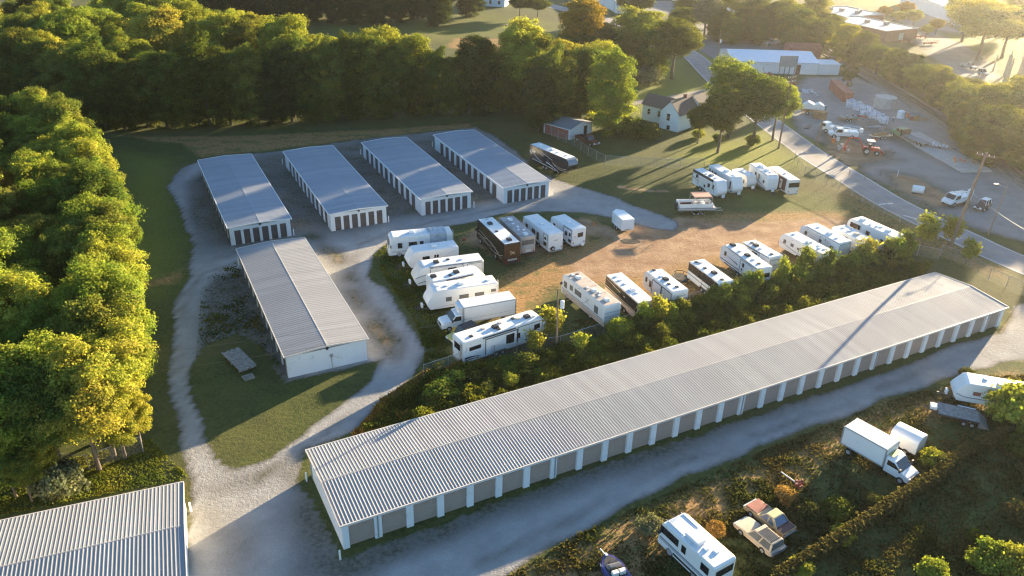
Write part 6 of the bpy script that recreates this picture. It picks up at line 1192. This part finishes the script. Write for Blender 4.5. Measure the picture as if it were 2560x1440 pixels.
# dark woods beyond the field, and off-frame trees whose shade falls into the picture
for px, py, h, m_ in [(470+k*52, 2+6*math.sin(k*2.1), 15+2*math.sin(k*1.7), 'leaf_dark') for k in range(13)]+[(500+k*75, -22, 18, 'leaf_dark') for k in range(10)]:  # shade put into the leaf colour; second row added to shade the first
    plant(g(px, py, h*.5).xy.to_3d(), 'edge%d' % rnd.randrange(2), m_, h/15*1.15, 'tree of the wood beyond the far field, leaves darkened as shade', group='dark wood beyond the far field', sz=h/15)
for x, y, h in ((112, 172, 11), (116, 160, 11), (112, 148, 9), (106, 136, 9), (112, 128, 9), (104, 118, 12), (108, 108, 13), (100, 98, 12), (118, 185, 13), (97, 103, 16), (104, 118, 15), (101, 96, 16), (95, 88, 14)):
    plant((x, y, 0), 'wide%d' % rnd.randrange(2), 'leaf_green', h/15, 'roadside tree beyond the right edge of the photo', group='roadside trees beyond the right edge')
# overgrown fence line: shrubs, sprays of leaves and a tangle of undergrowth
fl = [(1045, 985), (1100, 945), (1180, 915), (1290, 893), (1400, 868), (1500, 842), (1560, 822), (1640, 795), (1720, 768), (1800, 744), (1860, 726), (1930, 706), (2000, 692), (2080, 672), (2160, 655), (2240, 632)]
FW = [g(*p) for p in fl]
def along(P, u):
    k = min(int(u*(len(P)-1)), len(P)-2); f = u*(len(P)-1)-k; return P[k]+(P[k+1]-P[k])*f
SHL = {'leaf_green': 'green shrub in the overgrown fence line behind the trailers', 'leaf_bright': 'shrub brightened as if sunlit in the overgrown fence line behind the trailers', 'leaf_yellow': 'shrub yellowed as if sunlit in the overgrown fence line behind the trailers', 'leaf_olive': 'dull olive shrub in the overgrown fence line behind the trailers', 'leaf_dark': 'green shrub darkened as if shaded in the overgrown fence line behind the trailers'}
for k in range(210):
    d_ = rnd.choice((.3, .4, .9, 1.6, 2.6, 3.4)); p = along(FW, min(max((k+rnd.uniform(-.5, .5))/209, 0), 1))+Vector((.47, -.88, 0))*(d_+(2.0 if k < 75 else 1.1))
    m_ = pick([('leaf_green', 4), ('leaf_bright', 5 if d_ < .8 else .3), ('leaf_yellow', 3 if d_ < .8 else .1), ('leaf_olive', 1 if d_ < .8 else 5), ('leaf_dark', 0 if d_ < .8 else 3)]); s = rnd.uniform(.65, 1.15)*(1 if d_ < 1.2 else .8)*(1.25 if k < 22 else 1)  # front row coloured as if sunlit, rows behind darkened as if shaded
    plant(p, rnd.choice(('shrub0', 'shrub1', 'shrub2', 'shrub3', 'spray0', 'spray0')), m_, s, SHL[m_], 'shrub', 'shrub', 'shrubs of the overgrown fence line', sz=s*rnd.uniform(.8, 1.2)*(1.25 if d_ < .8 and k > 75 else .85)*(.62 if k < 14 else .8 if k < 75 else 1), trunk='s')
for px, py, s, l in ((1376, 822, 1.2, 'tall golden vine spray leaning on the nose of the long fifth wheel'), (1335, 868, .9, 'golden leafy spray under the nose of the long fifth wheel'), (1450, 868, .8, 'yellow-green spray right of the transformer pole'), (1706, 778, .7, 'yellow spray by the round-nosed trailer tail'), (1872, 716, .9, 'tall yellow-green spray near the black rear window trailer'), (2310, 590, 1.5, 'sunlit arching branch of vine by the leaning roadside pole'), (2375, 590, 1.3, 'vine climbing the base of the leaning roadside pole'), (2420, 640, 1.1, 'vine hanging on the fence between road and long building'), (2165, 640, 1.2, 'yellow spray behind the old white trailer'), (2240, 640, 1.2, 'yellow-green spray at the right end of the overgrown fence'), (2010, 660, 1.1, 'yellow spray left of the old white trailer')):
    plant(g(px, py, 1.2*s).xy.to_3d(), 'spray0', 'leaf_bright' if 'green' in l else 'leaf_yellow', s*1.2, l, 'vine', 'vine', trunk='s')
def tangle(name, polypx, n, hmax, leaf, m_, label, cat, seed, fall=None, dens=None):
    rng = np.random.default_rng(seed); P = gp(polypx); A = np.array(P); lo, hi = A.min(0), A.max(0)
    x = rng.uniform(lo[0], hi[0], n*4); y = rng.uniform(lo[1], hi[1], n*4); k = inpoly(P, x, y)
    if dens is not None: k &= rng.random(n*4) < dens(x, y)
    x, y = x[k][:n], y[k][:n]; hgt = hmax*(.25+.75*vnoise(x, y, 2.3, seed)*vnoise(x, y, .9, seed+1)*1.9); z = hgt*rng.random(len(x))**.6
    Vv, Q = leaf_quads(np.stack([x, y, z+.03], 1), rng.normal(size=(len(x), 3))+np.array([0, 0, .5]), leaf*rng.uniform(.5, 1.4, len(x)), rng)
    t_ = np.stack([rng.uniform(.6, 1.25, len(x)), np.clip(vnoise(x, y, 2.0, seed+2)*1.5-.35+rng.normal(0, .15, len(x)), 0, 1), x*0, x*0+1], 1)
    o = put(name, np_mesh(name, Vv, Q, np.repeat(t_, 4, 0), 'tint', m_)); tag(o, label, cat, None, 'stuff'); return o
tangle('undergrowth', [(900, 1085), (985, 1010), (1090, 935), (1200, 926), (1400, 892), (1560, 842), (1720, 788), (1860, 744), (2000, 708), (2230, 646), (2330, 676), (2200, 735), (1800, 862), (1400, 985), (1000, 1085)], 110000, 1.5, .25, 'leaf_olive', 'dark tangle of brambles between the trailers and the long storage building', 'undergrowth', 31)
def weeds(name, polypx, n, h, m_, label, seed, dens=None):
    rng = np.random.default_rng(seed); P = gp(polypx); A = np.array(P); lo, hi = A.min(0), A.max(0)
    x = rng.uniform(lo[0], hi[0], n*4); y = rng.uniform(lo[1], hi[1], n*4); d = vnoise(x, y, 3.3, seed)*vnoise(x, y, 1.1, seed+1)*1.7
    k = inpoly(P, x, y) & (rng.random(n*4) < d+.08); x, y, d = x[k][:n], y[k][:n], d[k][:n]; n = len(x)
    a = rng.uniform(0, 6.28, n); hh = h*rng.uniform(.35, 1.0, n)*(.5+d); wd = .035+.05*rng.random(n); ln = rng.normal(0, .35, (n, 2))*hh[:, None]
    B = np.stack([x, y, x*0], 1); T = np.stack([np.cos(a)*wd, np.sin(a)*wd, a*0], 1); tip = B+np.stack([ln[:, 0], ln[:, 1], hh], 1); mid = B+np.stack([ln[:, 0]*.35, ln[:, 1]*.35, hh*.6], 1)
    Vv = np.stack([B-T, B+T, mid+T*1.3, tip, mid-T*1.3], 1).reshape(-1, 3); Q = np.arange(5*n).reshape(n, 5)
    t_ = np.stack([rng.uniform(.6, 1.3, n), np.clip(vnoise(x, y, 2.6, seed+4)*1.7-.45+rng.normal(0, .15, n), 0, 1), x*0, x*0+1], 1)
    tag(put(name, np_mesh(name, Vv, Q, np.repeat(t_, 5, 0), 'tint', m_)), label, 'weeds', None, 'stuff')
weeds('weeds', [(1240, 1460), (1420, 1350), (1600, 1265), (1900, 1130), (2200, 1010), (2420, 945), (2640, 930), (2700, 1500), (1300, 1500)], 46000, .26, 'weed_leaf', 'rough ankle-high weeds and dry grass around the junked vehicles', 51)
weeds('grass', [(880, 1090), (960, 1000), (1060, 930), (1180, 910), (1300, 930), (1000, 1060)], 14000, .7, 'dry_weed_leaf', 'tall dry grass at the left end of the overgrown fence', 53)
weeds('grass', [(-40, 1230), (120, 1160), (380, 1100), (470, 1190), (450, 1200), (0, 1290), (-60, 1300)], 16000, .22, 'leaf_green', 'unmown grass strip above the corner building roof', 55)
weeds('weeds', [(505, 700), (590, 655), (710, 935), (640, 860), (590, 836), (508, 868), (490, 900)], 5000, .18, 'leaf_olive', 'sparse weeds on the bare gravel beside the blank-gabled storage building', 59)
weeds('grass', [(930, 640), (990, 590), (1060, 700), (1110, 800), (1130, 900), (1060, 930), (1062, 880), (1040, 810), (985, 730)], 12000, .2, 'leaf_olive', 'short worn grass in front of the left stack of trailers', 61)
weeds('grass', [(1300, 860), (1420, 800), (1560, 800), (1720, 745), (1860, 705), (2000, 670), (2230, 610), (2240, 630), (1860, 724), (1560, 818), (1400, 865)], 12000, .3, 'weed_leaf', 'grass tufts at the trailer tails along the overgrown fence', 63)
for px, py, s, m_, l in ((1900, 1290, .0, '', ''), (1965, 1243, .7, 'dry_weed_leaf', 'orange glowing weed clump beside the rusty sedan'), (1790, 1325, .55, 'dry_weed_leaf', 'rusty orange weed clump between motorhome and station wagon'), (1625, 1320, .8, 'leaf_silver', 'pale frosted weed clump at the motorhome nose'), (2020, 1290, .8, 'weed_leaf', 'brownish weed clump right of the rusty sedan'), (2090, 1278, .9, 'leaf_olive', 'rounded grassy bush below the rusty sedan and the vine fence'), (2185, 1262, .75, 'weed_leaf', 'reddish twiggy bush against the vine-smothered fence'), (2330, 1150, .8, 'leaf_yellow', 'yellow weed clump at the nose of the lower right box truck'), (2360, 1165, .8, 'weed_leaf', 'dry weed clump between the box truck nose and the vine fence'), (2000, 1424, .7, 'leaf_yellow', 'yellow-green weed clump at the lower end of the vine fence'), (2105, 1340, .7, 'leaf_yellow', 'small yellow clump growing through the vine fence'),
        (2475, 1400, 1.2, 'leaf_bright', 'large bright bush in the lower right corner'), (2330, 1430, .8, 'leaf_bright', 'bright bush at the bottom edge left of the large one'), (2540, 1420, 1.2, 'leaf_yellow', 'yellow bush in the extreme lower right corner'), (2555, 1040, 2.2, 'leaf_bright', 'bright leafy bush at the right edge below the cut-off trailer'), (2550, 1120, 1.0, 'leaf_olive', 'shaded bush under the bright leafy one at the right edge'), (2540, 1290, .9, 'weed_leaf', 'tangled dry bush at the right edge'), (2420, 945, .8, 'weed_leaf', 'weeds at the nose of the cut-off trailer'), (2440, 1345, .5, 'leaf_olive', 'olive clump above the large bright corner bush'), (2535, 985, 1.1, 'weed_leaf', 'weeds climbing over the flank of the cut-off trailer'), (2040, 625, .6, 'leaf_olive', 'vine patch on the lower flank of the old white trailer')):
    if s: plant(g(px, py, .7*s).xy.to_3d(), 'shrub%d' % (len(l) % 4), m_, s, l, 'bush', 'bush', trunk='s')
def vinefence():
    rng = np.random.default_rng(77); P = [np.array(g(*p)) for p in ((1940, 1460), (2100, 1360), (2240, 1265), (2330, 1210), (2400, 1150), (2520, 1090))]; pts = []
    for a, b in zip(P, P[1:]):
        n = int(np.linalg.norm(b-a)*900); u = rng.random((n, 1)); q = a+(b-a)*u; q[:, :2] += rng.normal(0, .2, (n, 2)); q[:, 2] = 1.5*rng.random(n)**.5; pts.append(q)
    q = np.concatenate(pts); n = len(q); Vv, Q = leaf_quads(q, rng.normal(size=(n, 3)), 0.28*rng.uniform(.5, 1.4, n), rng)
    t_ = np.repeat(np.stack([rng.uniform(.7, 1.3, n), np.clip(rng.normal(.6, .25, n), 0, 1), q[:, 0]*0, q[:, 0]*0+1], 1), 4, 0)
    tag(put('vine', np_mesh('vine', Vv, Q, t_, 'tint', 'weed_leaf')), 'brown dead vines covering the low fence in the lower right corner', 'vines', None, 'stuff')
vinefence()
# ================================================================ HAZE
m = bpy.data.materials.new('haze_air'); m.use_nodes = True; ns, ls = m.node_tree.nodes, m.node_tree.links; ns.remove(ns['Principled BSDF'])
v = N(ns, 'ShaderNodeVolumePrincipled'); v.inputs['Color'].default_value = (.95, .93, .9, 1); v.inputs['Density'].default_value = .000095; v.inputs['Anisotropy'].default_value = .8
ls.new(v.outputs[0], ns['Material Output'].inputs['Volume']); M['haze'] = m
o = MB().box(-450, 520, -120, 640, -1, 62).build('haze', m); o['kind'] = 'stuff'; o['label'] = 'warm evening haze hanging over the whole place'; o['category'] = 'haze'
